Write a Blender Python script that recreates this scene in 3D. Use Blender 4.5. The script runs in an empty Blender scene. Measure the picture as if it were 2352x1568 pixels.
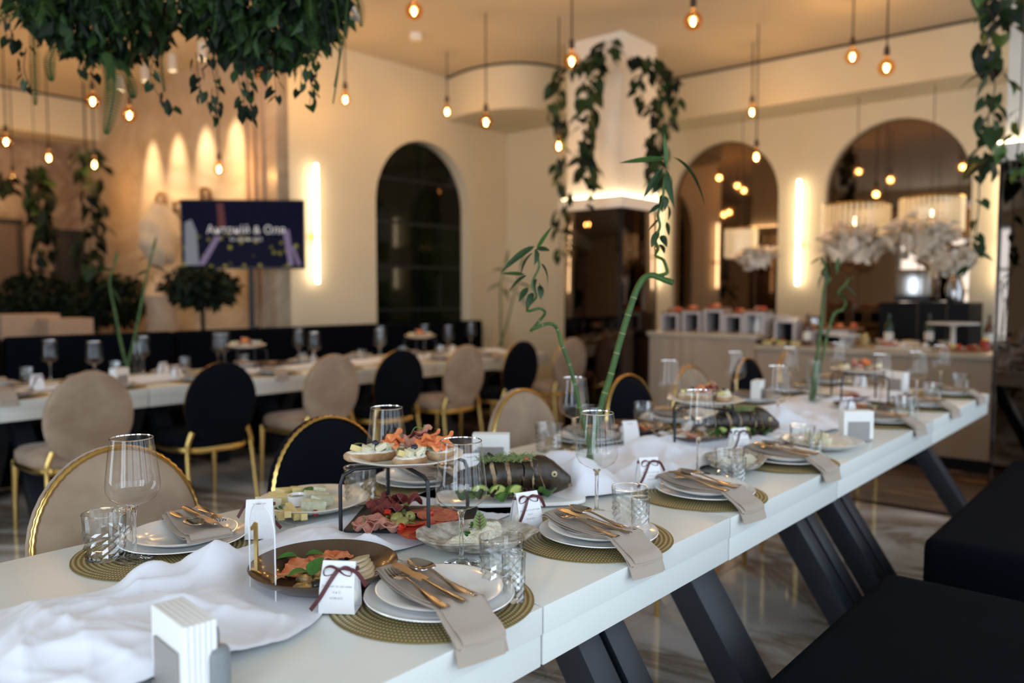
import bpy, bmesh, math, random
import numpy as np
from mathutils import Vector, Matrix, Euler
random.seed(7); RNG = np.random.default_rng(7)
S = bpy.context.scene
COL = S.collection
PI = math.pi
def R_(d): return math.radians(d)

# ------------------------------------------------------------------ camera
CAM_H = 1.32; AZ = R_(40.7); PITCH = R_(3.41); FPX = 1829.0
F0 = Vector((math.cos(AZ), math.sin(AZ), 0)); RT = Vector((math.sin(AZ), -math.cos(AZ), 0)); UPZ = Vector((0, 0, 1))
FW = F0*math.cos(PITCH) - UPZ*math.sin(PITCH); UP = F0*math.sin(PITCH) + UPZ*math.cos(PITCH)
CPOS = Vector((0, 0, CAM_H))
cd = bpy.data.cameras.new('camera'); cam = bpy.data.objects.new('camera', cd); COL.objects.link(cam)
cd.sensor_width = 36.0; cd.lens = FPX/2352*36.0; cd.clip_start = 0.05
cam.matrix_world = Matrix(((RT.x, UP.x, -FW.x, 0), (RT.y, UP.y, -FW.y, 0), (RT.z, UP.z, -FW.z, CAM_H), (0, 0, 0, 1)))
cd.dof.use_dof = True; cd.dof.focus_distance = 1.72; cd.dof.aperture_fstop = 1.8; cd.dof.aperture_blades = 0
S.camera = cam
def ray(x, y): return FW*FPX + RT*(x-1176) - UP*(y-784)
def at(x, y, z): d = ray(x, y); return CPOS + d*((z-CAM_H)/d.z)       # a point on the level plane z
def atY(x, y, Y): d = ray(x, y); return CPOS + d*(Y/d.y)              # a point on the wall plane Y
def atX(x, y, X): d = ray(x, y); return CPOS + d*(X/d.x)              # a point on the wall plane X
def atD(x, y, w): return CPOS + ray(x, y)*(w/FPX)                     # a point at distance w into the room

# ------------------------------------------------------------------ world, daylight, exposure
W = bpy.data.worlds.new('world'); S.world = W; W.use_nodes = True
W.node_tree.nodes['Background'].inputs[0].default_value = (0.70, 0.82, 1.0, 1); W.node_tree.nodes['Background'].inputs[1].default_value = 1.0
S.view_settings.view_transform = 'Standard'; S.view_settings.look = 'None'
S.view_settings.exposure = 0.28; S.view_settings.gamma = 1.0; S.view_settings.use_curve_mapping = False
S.cycles.use_denoising = True
S.cycles.max_bounces = 8; S.cycles.transmission_bounces = 7; S.cycles.transparent_max_bounces = 14; S.cycles.glossy_bounces = 4; S.cycles.diffuse_bounces = 3; S.cycles.adaptive_threshold = 0.03
S.cycles.sample_clamp_indirect = 6.0; S.cycles.blur_glossy = 0.5
DAY = (0.74, 0.87, 1.0); WARM = (1.0, 0.75, 0.46)
WIN_Y = -1.55; WX = -2.7
WINDOWS = [(-1.5, 1.7), (0.5, 1.7), (2.5, 1.7), (4.5, 1.7), (6.5, 1.7)]   # centre x, width of the windows behind the camera
DAY_W = 29.0; ADDED_WEST = [(-0.2, 1.8), (4.5, 1.8)]; ADDED_WEST_W = 94.0   # south daylight; centre y, width and daylight of left windows added to light the tabletops
for cx, w in WINDOWS:                                                   # daylight outside each window pane
    l = bpy.data.lights.new('window_daylight', 'AREA'); l.shape = 'RECTANGLE'; l.size = w; l.size_y = 3.1; l.energy = DAY_W; l.color = DAY
    o = bpy.data.objects.new('window_daylight', l); COL.objects.link(o); o.location = (cx, WIN_Y-0.25, 1.8); o.rotation_euler = (R_(90), 0, 0)

for cy, w in ADDED_WEST:  # extra daylight through the added, unseen left windows
    l = bpy.data.lights.new('window_daylight', 'AREA'); l.shape = 'RECTANGLE'; l.size = w; l.size_y = 3.1; l.energy = ADDED_WEST_W; l.color = DAY
    o = bpy.data.objects.new('window_daylight', l); COL.objects.link(o); o.location = (WX-0.25, cy, 1.8); o.rotation_euler = (R_(90), 0, R_(-90))

# ------------------------------------------------------------------ materials
def new_mat(name):
    m = bpy.data.materials.new(name); m.use_nodes = True
    return m, m.node_tree.nodes, m.node_tree.links, m.node_tree.nodes['Principled BSDF']
def c4(c): return (c[0], c[1], c[2], 1)
def mat(name, col, rough=0.5, metal=0.0, var=0.0, vscale=8.0, bump=0.0, bscale=60.0, col2=None, sheen=0.0, spec=0.5, emit=None, es=1.0, coat=0.0, sss=0.0):
    m, N, L, P = new_mat(name)
    P.inputs['Base Color'].default_value = c4(col); P.inputs['Roughness'].default_value = rough; P.inputs['Metallic'].default_value = metal
    P.inputs['Specular IOR Level'].default_value = spec
    if sheen: P.inputs['Sheen Weight'].default_value = sheen; P.inputs['Sheen Roughness'].default_value = 0.4
    if coat: P.inputs['Coat Weight'].default_value = coat
    if sss: P.inputs['Subsurface Weight'].default_value = sss; P.inputs['Subsurface Radius'].default_value = (0.02, 0.012, 0.008)
    if emit: P.inputs['Emission Color'].default_value = c4(emit); P.inputs['Emission Strength'].default_value = es
    tc = N.new('ShaderNodeTexCoord')
    if var or col2:
        n = N.new('ShaderNodeTexNoise'); n.inputs['Scale'].default_value = vscale; n.inputs['Detail'].default_value = 4
        L.new(tc.outputs['Object'], n.inputs['Vector'])
        r = N.new('ShaderNodeValToRGB'); r.color_ramp.elements[0].position = 0.36; r.color_ramp.elements[1].position = 0.64
        c2 = col2 if col2 else tuple(max(0, x*(1-var)) for x in col)
        r.color_ramp.elements[0].color = c4(c2); r.color_ramp.elements[1].color = c4(col)
        L.new(n.outputs['Fac'], r.inputs['Fac']); L.new(r.outputs['Color'], P.inputs['Base Color'])
    if bump:
        n2 = N.new('ShaderNodeTexNoise'); n2.inputs['Scale'].default_value = bscale; n2.inputs['Detail'].default_value = 3
        L.new(tc.outputs['Object'], n2.inputs['Vector'])
        b = N.new('ShaderNodeBump'); b.inputs['Strength'].default_value = bump; b.inputs['Distance'].default_value = 0.01
        L.new(n2.outputs['Fac'], b.inputs['Height']); L.new(b.outputs['Normal'], P.inputs['Normal'])
    return m
def emission(name, col, s):
    m, N, L, P = new_mat(name); N.remove(P)
    e = N.new('ShaderNodeEmission'); e.inputs[0].default_value = c4(col); e.inputs[1].default_value = s
    L.new(e.outputs[0], N['Material Output'].inputs[0]); return m
def thin_glass(name, tint=(1, 1, 1), ior=1.5, rough=0.0, edge=0.0, start=0.8):
    # a thin wall of glass: clear straight on, mirroring at grazing angles
    m, N, L, P = new_mat(name); N.remove(P)
    t = N.new('ShaderNodeBsdfTransparent'); t.inputs[0].default_value = c4(tint)
    g = N.new('ShaderNodeBsdfGlossy'); g.inputs['Roughness'].default_value = rough; g.inputs[0].default_value = (1, 1, 1, 1)
    lw0 = N.new('ShaderNodeLayerWeight'); lw0.inputs['Blend'].default_value = 0.5
    pw = N.new('ShaderNodeMath'); pw.operation = 'POWER'; L.new(lw0.outputs['Facing'], pw.inputs[0]); pw.inputs[1].default_value = 5.0
    f0 = ((ior-1)/(ior+1))**2; fr = N.new('ShaderNodeMath'); fr.operation = 'MULTIPLY_ADD'; L.new(pw.outputs[0], fr.inputs[0]); fr.inputs[1].default_value = (1-f0)*0.8; fr.inputs[2].default_value = f0
    mx = N.new('ShaderNodeMixShader'); L.new(t.outputs[0], mx.inputs[1]); L.new(g.outputs[0], mx.inputs[2])
    L.new(fr.outputs[0], mx.inputs[0])
    if edge:                                                            # thicker glass seen edge-on takes more light
        lw = N.new('ShaderNodeLayerWeight'); lw.inputs['Blend'].default_value = 0.5
        cr = N.new('ShaderNodeValToRGB'); cr.color_ramp.elements[0].color = c4(tint); cr.color_ramp.elements[0].position = start
        e = tuple(x*(1-edge) for x in tint); cr.color_ramp.elements[1].color = c4(e); cr.color_ramp.elements[1].position = 1.0
        L.new(lw.outputs['Facing'], cr.inputs['Fac']); L.new(cr.outputs['Color'], t.inputs[0])
    L.new(mx.outputs[0], N['Material Output'].inputs[0]); return m
def glass(name, col=(1, 1, 1), ior=1.5, rough=0.0, clear=0.0):
    m, N, L, P = new_mat(name)
    P.inputs['Base Color'].default_value = c4(col); P.inputs['Transmission Weight'].default_value = 1; P.inputs['Roughness'].default_value = rough; P.inputs['IOR'].default_value = ior
    if clear:
        t = N.new('ShaderNodeBsdfTransparent'); t.inputs[0].default_value = c4(col); mx = N.new('ShaderNodeMixShader'); mx.inputs[0].default_value = clear
        L.new(P.outputs[0], mx.inputs[1]); L.new(t.outputs[0], mx.inputs[2]); L.new(mx.outputs[0], N['Material Output'].inputs[0])
    return m
def marble(name, base, vein, scale=1.2, rough=0.12, vein2=None, width=0.08, offset=(0, 0, 0), world=True):
    m, N, L, P = new_mat(name); P.inputs['Roughness'].default_value = rough
    if world: g = N.new('ShaderNodeNewGeometry'); src = g.outputs['Position']
    else: g = N.new('ShaderNodeTexCoord'); src = g.outputs['Object']
    mp = N.new('ShaderNodeMapping'); mp.inputs['Location'].default_value = offset; L.new(src, mp.inputs['Vector'])
    mp.inputs['Rotation'].default_value = (0.3, 0.2, 0.6); mp.inputs['Scale'].default_value = (1, 0.45, 1)
    n = N.new('ShaderNodeTexNoise'); n.inputs['Scale'].default_value = scale; n.inputs['Detail'].default_value = 7; n.inputs['Roughness'].default_value = 0.6; n.inputs['Distortion'].default_value = 1.2
    L.new(mp.outputs[0], n.inputs['Vector'])
    r = N.new('ShaderNodeValToRGB'); el = r.color_ramp.elements
    el[0].position = 0.5-width*2; el[0].color = c4(base); el[1].position = 0.5+width*2; el[1].color = c4(base)
    k = el.new(0.5); k.color = c4(vein); k2 = el.new(0.5-width*0.6); k2.color = c4(tuple((a+b)/2 for a, b in zip(base, vein2 or vein)))
    L.new(n.outputs['Fac'], r.inputs['Fac']); L.new(r.outputs['Color'], P.inputs['Base Color']); return m

M = {}
M['wall'] = mat('cream_plaster', (0.67, 0.595, 0.435), 0.75, var=0.05, vscale=1.5, bump=0.05, bscale=40)
M['ceiling'] = mat('ceiling_paint', (0.55, 0.475, 0.36), 0.8, var=0.03, vscale=0.8)
M['wall_white'] = mat('white_plaster', (0.80, 0.77, 0.70), 0.6, var=0.03, vscale=2)
M['stone_wall'] = marble('cream_marble_wall', (0.60, 0.50, 0.39), (0.46, 0.36, 0.26), 1.1, 0.35)
M['hall_wall'] = marble('brown_marble_wall', (0.42, 0.32, 0.24), (0.20, 0.13, 0.09), 0.9, 0.3)
M['tile'] = marble('white_marble_tile', (0.80, 0.79, 0.77), (0.30, 0.23, 0.17), 0.9, 0.10, vein2=(0.52, 0.47, 0.42), width=0.06)
M['grout'] = mat('grout', (0.32, 0.31, 0.30), 0.9)
M['dark_marble'] = marble('dark_marble_floor', (0.10, 0.065, 0.045), (0.36, 0.24, 0.14), 1.6, 0.15, width=0.02)
M['black'] = mat('black_metal', (0.010, 0.012, 0.016), 0.45)
M['trim_dark'] = mat('dark_gap', (0.05, 0.04, 0.03), 0.8)
M['mirror'] = mat('bronze_mirror', (0.235, 0.165, 0.118), 0.03, 1.0)
M['mirror_dark'] = mat('smoked_mirror', (0.13, 0.10, 0.08), 0.03, 1.0)
M['table'] = mat('white_laminate', (0.74, 0.77, 0.745), 0.32, var=0.02, vscale=3)
M['table_gap'] = mat('table_joint', (0.30, 0.32, 0.33), 0.7)
M['legs'] = mat('navy_black_wood', (0.012, 0.016, 0.026), 0.42, var=0.3, vscale=9, bump=0.05, bscale=30)
M['gold'] = mat('polished_brass', (0.72, 0.50, 0.17), 0.22, 1.0)
M['beige'] = mat('beige_velvet', (0.37, 0.275, 0.19), 0.85, sheen=0.25, col2=(0.285, 0.195, 0.135), vscale=9)
M['navy'] = mat('black_velvet', (0.0028, 0.0042, 0.008), 0.9, spec=0.10, var=0.3, vscale=5)
M['bench'] = mat('black_upholstery', (0.0022, 0.0034, 0.0065), 0.9, spec=0.06, var=0.25, vscale=6)
M['porcelain'] = mat('white_porcelain', (0.90, 0.90, 0.89), 0.12, coat=0.3)
M['cream_porcelain'] = mat('cream_porcelain', (0.74, 0.71, 0.65), 0.2)
M['napkin'] = mat('taupe_linen', (0.385, 0.32, 0.265), 0.9, bump=0.12, bscale=500)
M['steel'] = mat('warm_steel', (0.42, 0.40, 0.385), 0.16, 1.0)
M['cloth'] = mat('white_chiffon', (0.80, 0.82, 0.90), 0.9, sheen=0.3, bump=0.02, bscale=300)
M['paper'] = mat('white_card', (0.86, 0.86, 0.88), 0.7)
M['tissue'] = mat('paper_napkins', (0.84, 0.84, 0.82), 0.9, bump=0.1, bscale=90)
M['grey_plastic'] = mat('grey_plastic', (0.20, 0.22, 0.23), 0.35)
M['holder'] = mat('grey_holder', (0.30, 0.28, 0.27), 0.5)
M['ribbon'] = mat('burgundy_ribbon', (0.10, 0.022, 0.026), 0.4, sheen=0.3)
M['ink'] = mat('grey_ink', (0.35, 0.34, 0.36), 0.8)
M['acrylic'] = thin_glass('clear_acrylic', (0.93, 0.94, 0.95), 1.45)
M['acrylic_edge'] = mat('acrylic_edge', (0.78, 0.80, 0.82), 0.25)
M['wineglass'] = thin_glass('wine_glass_wall', (0.98, 0.985, 0.985), 1.5, edge=0.6)
M['crystal'] = thin_glass('cut_crystal', (0.97, 0.985, 0.985), 1.95, edge=0.65, start=0.30); M['crystal_base'] = glass('crystal_base', (0.98, 0.99, 0.99), 1.5)
M['glass_stem'] = glass('glass_stem', (0.98, 0.985, 0.985), 1.45)
M['bulb'] = thin_glass('amber_bulb_glass', (1.0, 0.70, 0.36), 1.45, edge=0.35)
M['filament'] = emission('filament', (1.0, 0.66, 0.30), 130)
M['cord'] = mat('brown_cord', (0.06, 0.035, 0.02), 0.7)
M['led'] = emission('warm_led', (1.0, 0.74, 0.42), 9)
M['sconce'] = emission('sconce_light', (1.0, 0.78, 0.50), 15)
M['dark_glass'] = mat('dark_window_glass', (0.0025, 0.0035, 0.003), 0.05, spec=0.16, col2=(0.006, 0.011, 0.003), vscale=2.5)
M['leaf'] = mat('green_leaf', (0.024, 0.058, 0.013), 0.5, col2=(0.012, 0.034, 0.009), vscale=14, spec=0.3)
M['leaf_dark'] = mat('dark_leaf', (0.008, 0.019, 0.006), 0.6, col2=(0.0035, 0.009, 0.004), vscale=10, spec=0.25)
M['leaf_lime'] = mat('lime_leaf', (0.10, 0.17, 0.03), 0.45, col2=(0.04, 0.10, 0.02), vscale=14)
M['fern'] = mat('fern_green', (0.020, 0.056, 0.010), 0.55, col2=(0.034, 0.070, 0.010), vscale=12, spec=0.3)
M['bamboo'] = mat('bamboo_green', (0.050, 0.115, 0.020), 0.45, col2=(0.028, 0.075, 0.014), vscale=20, spec=0.35)
M['node'] = mat('bamboo_node', (0.24, 0.24, 0.09), 0.6)
M['stem_brown'] = mat('brown_stem', (0.045, 0.03, 0.018), 0.8)
M['white_frame'] = mat('white_frame', (0.62, 0.60, 0.55), 0.5)
M['pot'] = mat('beige_planter', (0.46, 0.34, 0.25), 0.8, var=0.1)
def woven():
    m, N, L, P = new_mat('gold_woven_mat'); P.inputs['Roughness'].default_value = 0.55; P.inputs['Metallic'].default_value = 0.35
    tc = N.new('ShaderNodeTexCoord'); sx = N.new('ShaderNodeSeparateXYZ'); L.new(tc.outputs['Object'], sx.inputs[0])
    a = N.new('ShaderNodeMath'); a.operation = 'ARCTAN2'; L.new(sx.outputs[1], a.inputs[0]); L.new(sx.outputs[0], a.inputs[1])
    ln = N.new('ShaderNodeVectorMath'); ln.operation = 'LENGTH'; L.new(tc.outputs['Object'], ln.inputs[0])
    rr = N.new('ShaderNodeMath'); rr.operation = 'MULTIPLY'; rr.inputs[1].default_value = 1/0.0105; L.new(ln.outputs['Value'], rr.inputs[0])
    fl = N.new('ShaderNodeMath'); fl.operation = 'FLOOR'; L.new(rr.outputs[0], fl.inputs[0])
    k = N.new('ShaderNodeMath'); k.operation = 'MULTIPLY_ADD'; L.new(fl.outputs[0], k.inputs[0]); k.inputs[1].default_value = 9.0; k.inputs[2].default_value = 8.0
    ph = N.new('ShaderNodeMath'); ph.operation = 'MULTIPLY'; L.new(a.outputs[0], ph.inputs[0]); L.new(k.outputs[0], ph.inputs[1])
    s = N.new('ShaderNodeMath'); s.operation = 'SINE'; L.new(ph.outputs[0], s.inputs[0])
    fr = N.new('ShaderNodeMath'); fr.operation = 'FRACT'; L.new(rr.outputs[0], fr.inputs[0])
    pk = N.new('ShaderNodeMath'); pk.operation = 'PINGPONG'; pk.inputs[1].default_value = 0.5; L.new(fr.outputs[0], pk.inputs[0])
    be = N.new('ShaderNodeMath'); be.operation = 'MULTIPLY_ADD'; L.new(s.outputs[0], be.inputs[0]); be.inputs[1].default_value = 0.8; be.inputs[2].default_value = 1.1
    mu = N.new('ShaderNodeMath'); mu.operation = 'MULTIPLY'; L.new(be.outputs[0], mu.inputs[0]); L.new(pk.outputs[0], mu.inputs[1])
    r = N.new('ShaderNodeValToRGB'); r.color_ramp.elements[0].position = 0.10; r.color_ramp.elements[0].color = (0.17, 0.125, 0.04, 1); r.color_ramp.elements[1].position = 0.75; r.color_ramp.elements[1].color = (0.66, 0.60, 0.40, 1)  # lit ridges and shaded gaps of the weave painted into the colour
    k2 = r.color_ramp.elements.new(0.38); k2.color = (0.36, 0.285, 0.12, 1)
    L.new(mu.outputs[0], r.inputs['Fac']); L.new(r.outputs['Color'], P.inputs['Base Color'])
    return m
M['woven'] = woven()

# ------------------------------------------------------------------ mesh helpers
class MB:
    def __init__(s): s.v = []; s.f = []
    def add(s, vs, fs, X=None):
        b = len(s.v); s.v += [tuple(X @ Vector(p)) if X else tuple(p) for p in vs]; s.f += [tuple(i+b for i in q) for q in fs]; return s
    def box(s, c, d, X=None):
        x, y, z = c; a, b, h = d[0]/2, d[1]/2, d[2]/2
        vs = [(x+i*a, y+j*b, z+k*h) for i in (-1, 1) for j in (-1, 1) for k in (-1, 1)]
        return s.add(vs, [(0, 1, 3, 2), (4, 6, 7, 5), (0, 4, 5, 1), (2, 3, 7, 6), (0, 2, 6, 4), (1, 5, 7, 3)], X)
    def lathe(s, prof, n=24, c=(0, 0, 0), X=None, close=False, rad=None):
        vs = []; fs = []; m = len(prof)
        for i, (r, z) in enumerate(prof):
            for j in range(n):
                t = 2*PI*j/n; q = r*(rad(i, j, t) if rad else 1)
                vs.append((c[0]+q*math.cos(t), c[1]+q*math.sin(t), c[2]+z))
        last = m if close else m-1
        for i in range(last):
            k = (i+1) % m
            for j in range(n): fs.append((i*n+j, i*n+(j+1) % n, k*n+(j+1) % n, k*n+j))
        return s.add(vs, fs, X)
    def tube(s, path, r, n=8, X=None, cap=True, flat=1.0, closed=False):
        P = [Vector(p) for p in path]; m = len(P); vs = []; fs = []; prev = None
        for i in range(m):
            if closed: t = (P[(i+1) % m]-P[i-1])
            else: t = P[min(i+1, m-1)]-P[max(i-1, 0)]
            t = t.normalized() if t.length > 1e-9 else Vector((0, 0, 1))
            if prev is None:
                a = t.cross(Vector((0, 0, 1)));
                if a.length < 0.05: a = t.cross(Vector((1, 0, 0)))
                a.normalize()
            else:
                a = prev - t*prev.dot(t)
                if a.length < 1e-6: a = t.orthogonal()
                a.normalize()
            prev = a; b = t.cross(a); rr = r[i] if isinstance(r, (list, tuple)) else r
            for j in range(n):
                q = 2*PI*j/n; vs.append(P[i]+a*(rr*math.cos(q))+b*(rr*flat*math.sin(q)))
        for i in range(m if closed else m-1):
            k = (i+1) % m
            for j in range(n): fs.append((i*n+j, i*n+(j+1) % n, k*n+(j+1) % n, k*n+j))
        if cap and not closed:
            fs.append(tuple(range(n-1, -1, -1))); fs.append(tuple(range((m-1)*n, m*n)))
        return s.add(vs, fs, X)
    def ell(s, c, r, nu=14, nv=8, X=None, fn=None):
        vs = []; fs = []
        for i in range(nv+1):
            p = PI*i/nv
            for j in range(nu):
                t = 2*PI*j/nu; d = (math.sin(p)*math.cos(t), math.sin(p)*math.sin(t), math.cos(p)); k = fn(d) if fn else 1
                vs.append((c[0]+r[0]*d[0]*k, c[1]+r[1]*d[1]*k, c[2]+r[2]*d[2]*k))
        for i in range(nv):
            for j in range(nu): fs.append((i*nu+j, (i+1)*nu+j, (i+1)*nu+(j+1) % nu, i*nu+(j+1) % nu))
        return s.add(vs, fs, X)
    def grid(s, fn, nu, nv, X=None, wrap=False):
        vs = [fn(i/(nu-1), j/(nv-1)) for i in range(nu) for j in range(nv)]
        fs = [(i*nv+j, (i+1)*nv+j, (i+1)*nv+j+1, i*nv+j+1) for i in range(nu-1) for j in range(nv-1)]
        return s.add(vs, fs, X)
    def prism(s, poly, z0, z1, X=None):
        n = len(poly); vs = [(p[0], p[1], z0) for p in poly]+[(p[0], p[1], z1) for p in poly]
        fs = [tuple(range(n-1, -1, -1)), tuple(range(n, 2*n))]+[(i, (i+1) % n, n+(i+1) % n, n+i) for i in range(n)]
        return s.add(vs, fs, X)
    def mesh(s, name, m, smooth=True, bevel=0, bseg=2, sharp=38, thick=0, merge=True):
        me = bpy.data.meshes.new(name); me.from_pydata(s.v, [], s.f)
        bm = bmesh.new(); bm.from_mesh(me)
        if merge: bmesh.ops.remove_doubles(bm, verts=bm.verts, dist=1e-6)
        if thick: bmesh.ops.solidify(bm, geom=bm.faces[:], thickness=thick)
        if bevel: bmesh.ops.bevel(bm, geom=[e for e in bm.edges if e.is_manifold and e.calc_face_angle(0) > 0.5], offset=bevel, segments=bseg, profile=0.7, affect='EDGES', clamp_overlap=True)
        bmesh.ops.recalc_face_normals(bm, faces=bm.faces)
        bm.to_mesh(me); bm.free()
        if smooth:
            me.polygons.foreach_set('use_smooth', [True]*len(me.polygons))
            try: me.set_sharp_from_angle(angle=R_(sharp))
            except Exception: pass
        me.materials.append(M[m] if isinstance(m, str) else m); return me
    def build(s, name, m, parent=None, loc=None, rot=None, **k): return obj(name, s.mesh(name, m, **k), parent, loc, rot)
def obj(name, me, parent=None, loc=None, rot=None, scale=None):
    o = bpy.data.objects.new(name, me); COL.objects.link(o)
    if parent: o.parent = parent
    if loc is not None: o.location = loc
    if rot is not None: o.rotation_euler = rot
    if scale is not None: o.scale = (scale,)*3 if isinstance(scale, (int, float)) else scale
    return o
def tag(o, label, cat=None, group=None, kind=None):
    o['label'] = label
    if cat: o['category'] = cat
    if group: o['group'] = group
    if kind: o['kind'] = kind
    return o
def thing(name, label, cat, loc=(0, 0, 0), rz=0, group=None):
    o = bpy.data.objects.new(name, None); COL.objects.link(o); o.empty_display_size = 0.05
    o.location = loc; o.rotation_euler = (0, 0, rz); return tag(o, label, cat, group)
KIDS = {}
def copy_tree(o, parent=None, loc=None, rz=None, label=None, group=None):
    c = o.copy(); COL.objects.link(c)
    if parent: c.parent = parent
    if loc is not None: c.location = loc
    if rz is not None: c.rotation_euler = (0, 0, rz)
    if label: c['label'] = label
    if group: c['group'] = group
    if o not in KIDS: KIDS[o] = [k for k in o.children]
    for ch in KIDS[o]: copy_tree(ch, c)
    return c
def struct(name, mb, m, label=None, parent=None, **k):
    o = mb.build(name, m, parent, **k)
    if not parent: o['kind'] = 'structure'
    if label: o['label'] = label
    return o
def rotz(v, a): return Vector((v[0]*math.cos(a)-v[1]*math.sin(a), v[0]*math.sin(a)+v[1]*math.cos(a), v[2]))
def spline(pts, n=6):
    P = [Vector(p) for p in pts]; out = []
    for i in range(len(P)-1):
        p0, p1, p2, p3 = P[max(i-1, 0)], P[i], P[i+1], P[min(i+2, len(P)-1)]
        for k in range(n):
            t = k/n; out.append(0.5*((2*p1)+(p2-p0)*t+(2*p0-5*p1+4*p2-p3)*t*t+(3*p1-p0-3*p2+p3)*t**3))
    out.append(P[-1]); return out
ORD = ['first', 'second', 'third', 'fourth', 'fifth', 'sixth', 'seventh', 'eighth', 'ninth', 'tenth', 'eleventh', 'twelfth', 'thirteenth', 'fourteenth', 'fifteenth', 'sixteenth', 'seventeenth', 'eighteenth']

# ------------------------------------------------------------------ the room
CEIL = 3.73; NY = 6.45; EX = 8.65; SX = 4.32; HY = 11.2
def arch_pts(c, w, ztop, zbot, n=24):
    r = w/2; sp = ztop-r
    return [(c+r, zbot)]+[(c+r*math.cos(PI*i/n), sp+r*math.sin(PI*i/n)) for i in range(n+1)]+[(c-r, zbot)]
def arch_wall(mb, a0, a1, z0, z1, arches, place, depth):
    # wall face with arched openings and their reveals; place(a, z, inward) -> xyz
    cur = a0
    def quad(p): mb.add([place(*q) for q in p], [(0, 1, 2, 3)])
    for c, w, zt, zb in sorted(arches):
        quad([(cur, z0, 0), (c-w/2, z0, 0), (c-w/2, z1, 0), (cur, z1, 0)])
        if zb > z0: quad([(c-w/2, z0, 0), (c+w/2, z0, 0), (c+w/2, zb, 0), (c-w/2, zb, 0)])
        P = arch_pts(c, w, zt, zb)
        for p, q in zip(P[1:-2], P[2:-1]): quad([(p[0], p[1], 0), (q[0], q[1], 0), (q[0], z1, 0), (p[0], z1, 0)])
        for p, q in zip(P, P[1:]): quad([(p[0], p[1], 0), (q[0], q[1], 0), (q[0], q[1], depth), (p[0], p[1], depth)])
        cur = c+w/2
    quad([(cur, z0, 0), (a1, z0, 0), (a1, z1, 0), (cur, z1, 0)])
# floors: the marble tiles are laid one by one
fl = struct('floor', MB().box(((WX+5.2)/2, (WIN_Y+HY)/2, -0.012), (5.2-WX, HY-WIN_Y, 0.02)), 'grout', 'white marble tile floor with grey-brown veins')
tile_me = MB().box((0, 0, 0), (0.794, 0.794, 0.012)).mesh('tile', 'tile', smooth=False, bevel=0.0015, bseg=1)
for i in range(10):
    for j in range(15):
        obj('tile', tile_me, fl, (-2.3+0.8*i, -1.15+0.8*j, 0.0))
struct('floor_bar', MB().box(((5.2+9.2)/2, (WIN_Y+NY)/2, -0.006), (4.0, NY-WIN_Y, 0.024)), 'dark_marble', 'dark brown marble floor by the buffet')
struct('ceiling', MB().box(((WX+9.3)/2, (WIN_Y+HY)/2, CEIL+0.05), (9.3-WX, HY-WIN_Y+0.4, 0.1)), 'ceiling', 'warm cream painted ceiling')
# back wall with the arched dark window
mb = MB(); NWIN = (6.05, 1.40, 2.98, 0.62)
arch_wall(mb, SX, 7.4, 0, CEIL, [NWIN], lambda a, z, d: (a, NY+d, z), 0.16)
struct('wall_north', mb, 'wall', 'cream plaster back wall with the arched window', smooth=False)
win = struct('window_1', MB().prism([(p[0], p[1]) for p in arch_pts(*NWIN)], 0.15, 0.17, X=Matrix(((1, 0, 0, 0), (0, 0, 1, NY), (0, 1, 0, 0), (0, 0, 0, 1)))), 'black', 'tall arched dark window with thin black glazing bars')
def clip_arch(c, w, zt, x0, x1, z0, z1, n=10):
    r = w/2; sp = zt-r
    def top(x): return min(z1, sp+math.sqrt(max(0, r*r-(x-c)**2)))
    xs = [x0+(x1-x0)*i/n for i in range(n+1)]
    return [(x0, z0), (x1, z0)]+[(x, max(z0, top(x))) for x in reversed(xs)]
rows = [0.66, 1.15, 1.62, 2.09, 2.56, 2.96]
for zi in range(len(rows)-1):
    for s_ in (-1, 1):
        x0, x1 = (NWIN[0]-0.67, NWIN[0]-0.015) if s_ < 0 else (NWIN[0]+0.015, NWIN[0]+0.67)
        lim = NWIN[2]-0.03-0.67+math.sqrt(max(0, 0.67**2-0.655**2))
        if zi == 4: x0, x1 = (max(x0, NWIN[0]-0.50), x1) if s_ < 0 else (x0, min(x1, NWIN[0]+0.50))
        poly = clip_arch(NWIN[0], 1.34, NWIN[2]-0.03, x0, x1, rows[zi]+0.015, rows[zi+1]-0.015)
        MB().prism(poly, 0.128, 0.14, X=Matrix(((1, 0, 0, 0), (0, 0, 1, NY), (0, 1, 0, 0), (0, 0, 0, 1)))).build('pane', 'dark_glass', win, smooth=False)
struct('wall_corner', MB().box(((7.4+8.65)/2, (5.56+NY)/2, CEIL/2), (1.25, NY-5.56, CEIL)), 'wall', 'cream wall return between the arched window and the pillar')
# buffet wall with two arched bronze mirrors
ARCH_E = [(4.22, 1.33, 3.08, 0.7), (2.36, 1.38, 3.08, 0.7), (0.30, 1.33, 3.08, 0.7)]
mb = MB(); arch_wall(mb, WIN_Y, 5.6, 0, CEIL, ARCH_E, lambda a, z, d: (EX+d, a, z), 0.10)
struct('wall_east', mb, 'wall', 'cream wall behind the buffet with arched mirrors', smooth=False)
for i, (a, lb) in enumerate(zip(ARCH_E, ('arched bronze mirror nearest the square pillar', 'large arched bronze mirror behind the white flowers', 'arched bronze mirror past the second pillar'))):
    o = MB().prism(arch_pts(*a), 0.085, 0.10, X=Matrix(((0, 0, 1, EX), (1, 0, 0, 0), (0, 1, 0, 0), (0, 0, 0, 1)))).build('wall_mirror', 'mirror', smooth=False)
    tag(o, lb, 'mirror')
struct('wall_hall_side', MB().box((SX+0.1, (NY+0.2+HY)/2, CEIL/2), (0.2, HY-NY-0.2, CEIL)), 'stone_wall', 'cream marble side wall lit by four spotlights')
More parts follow.
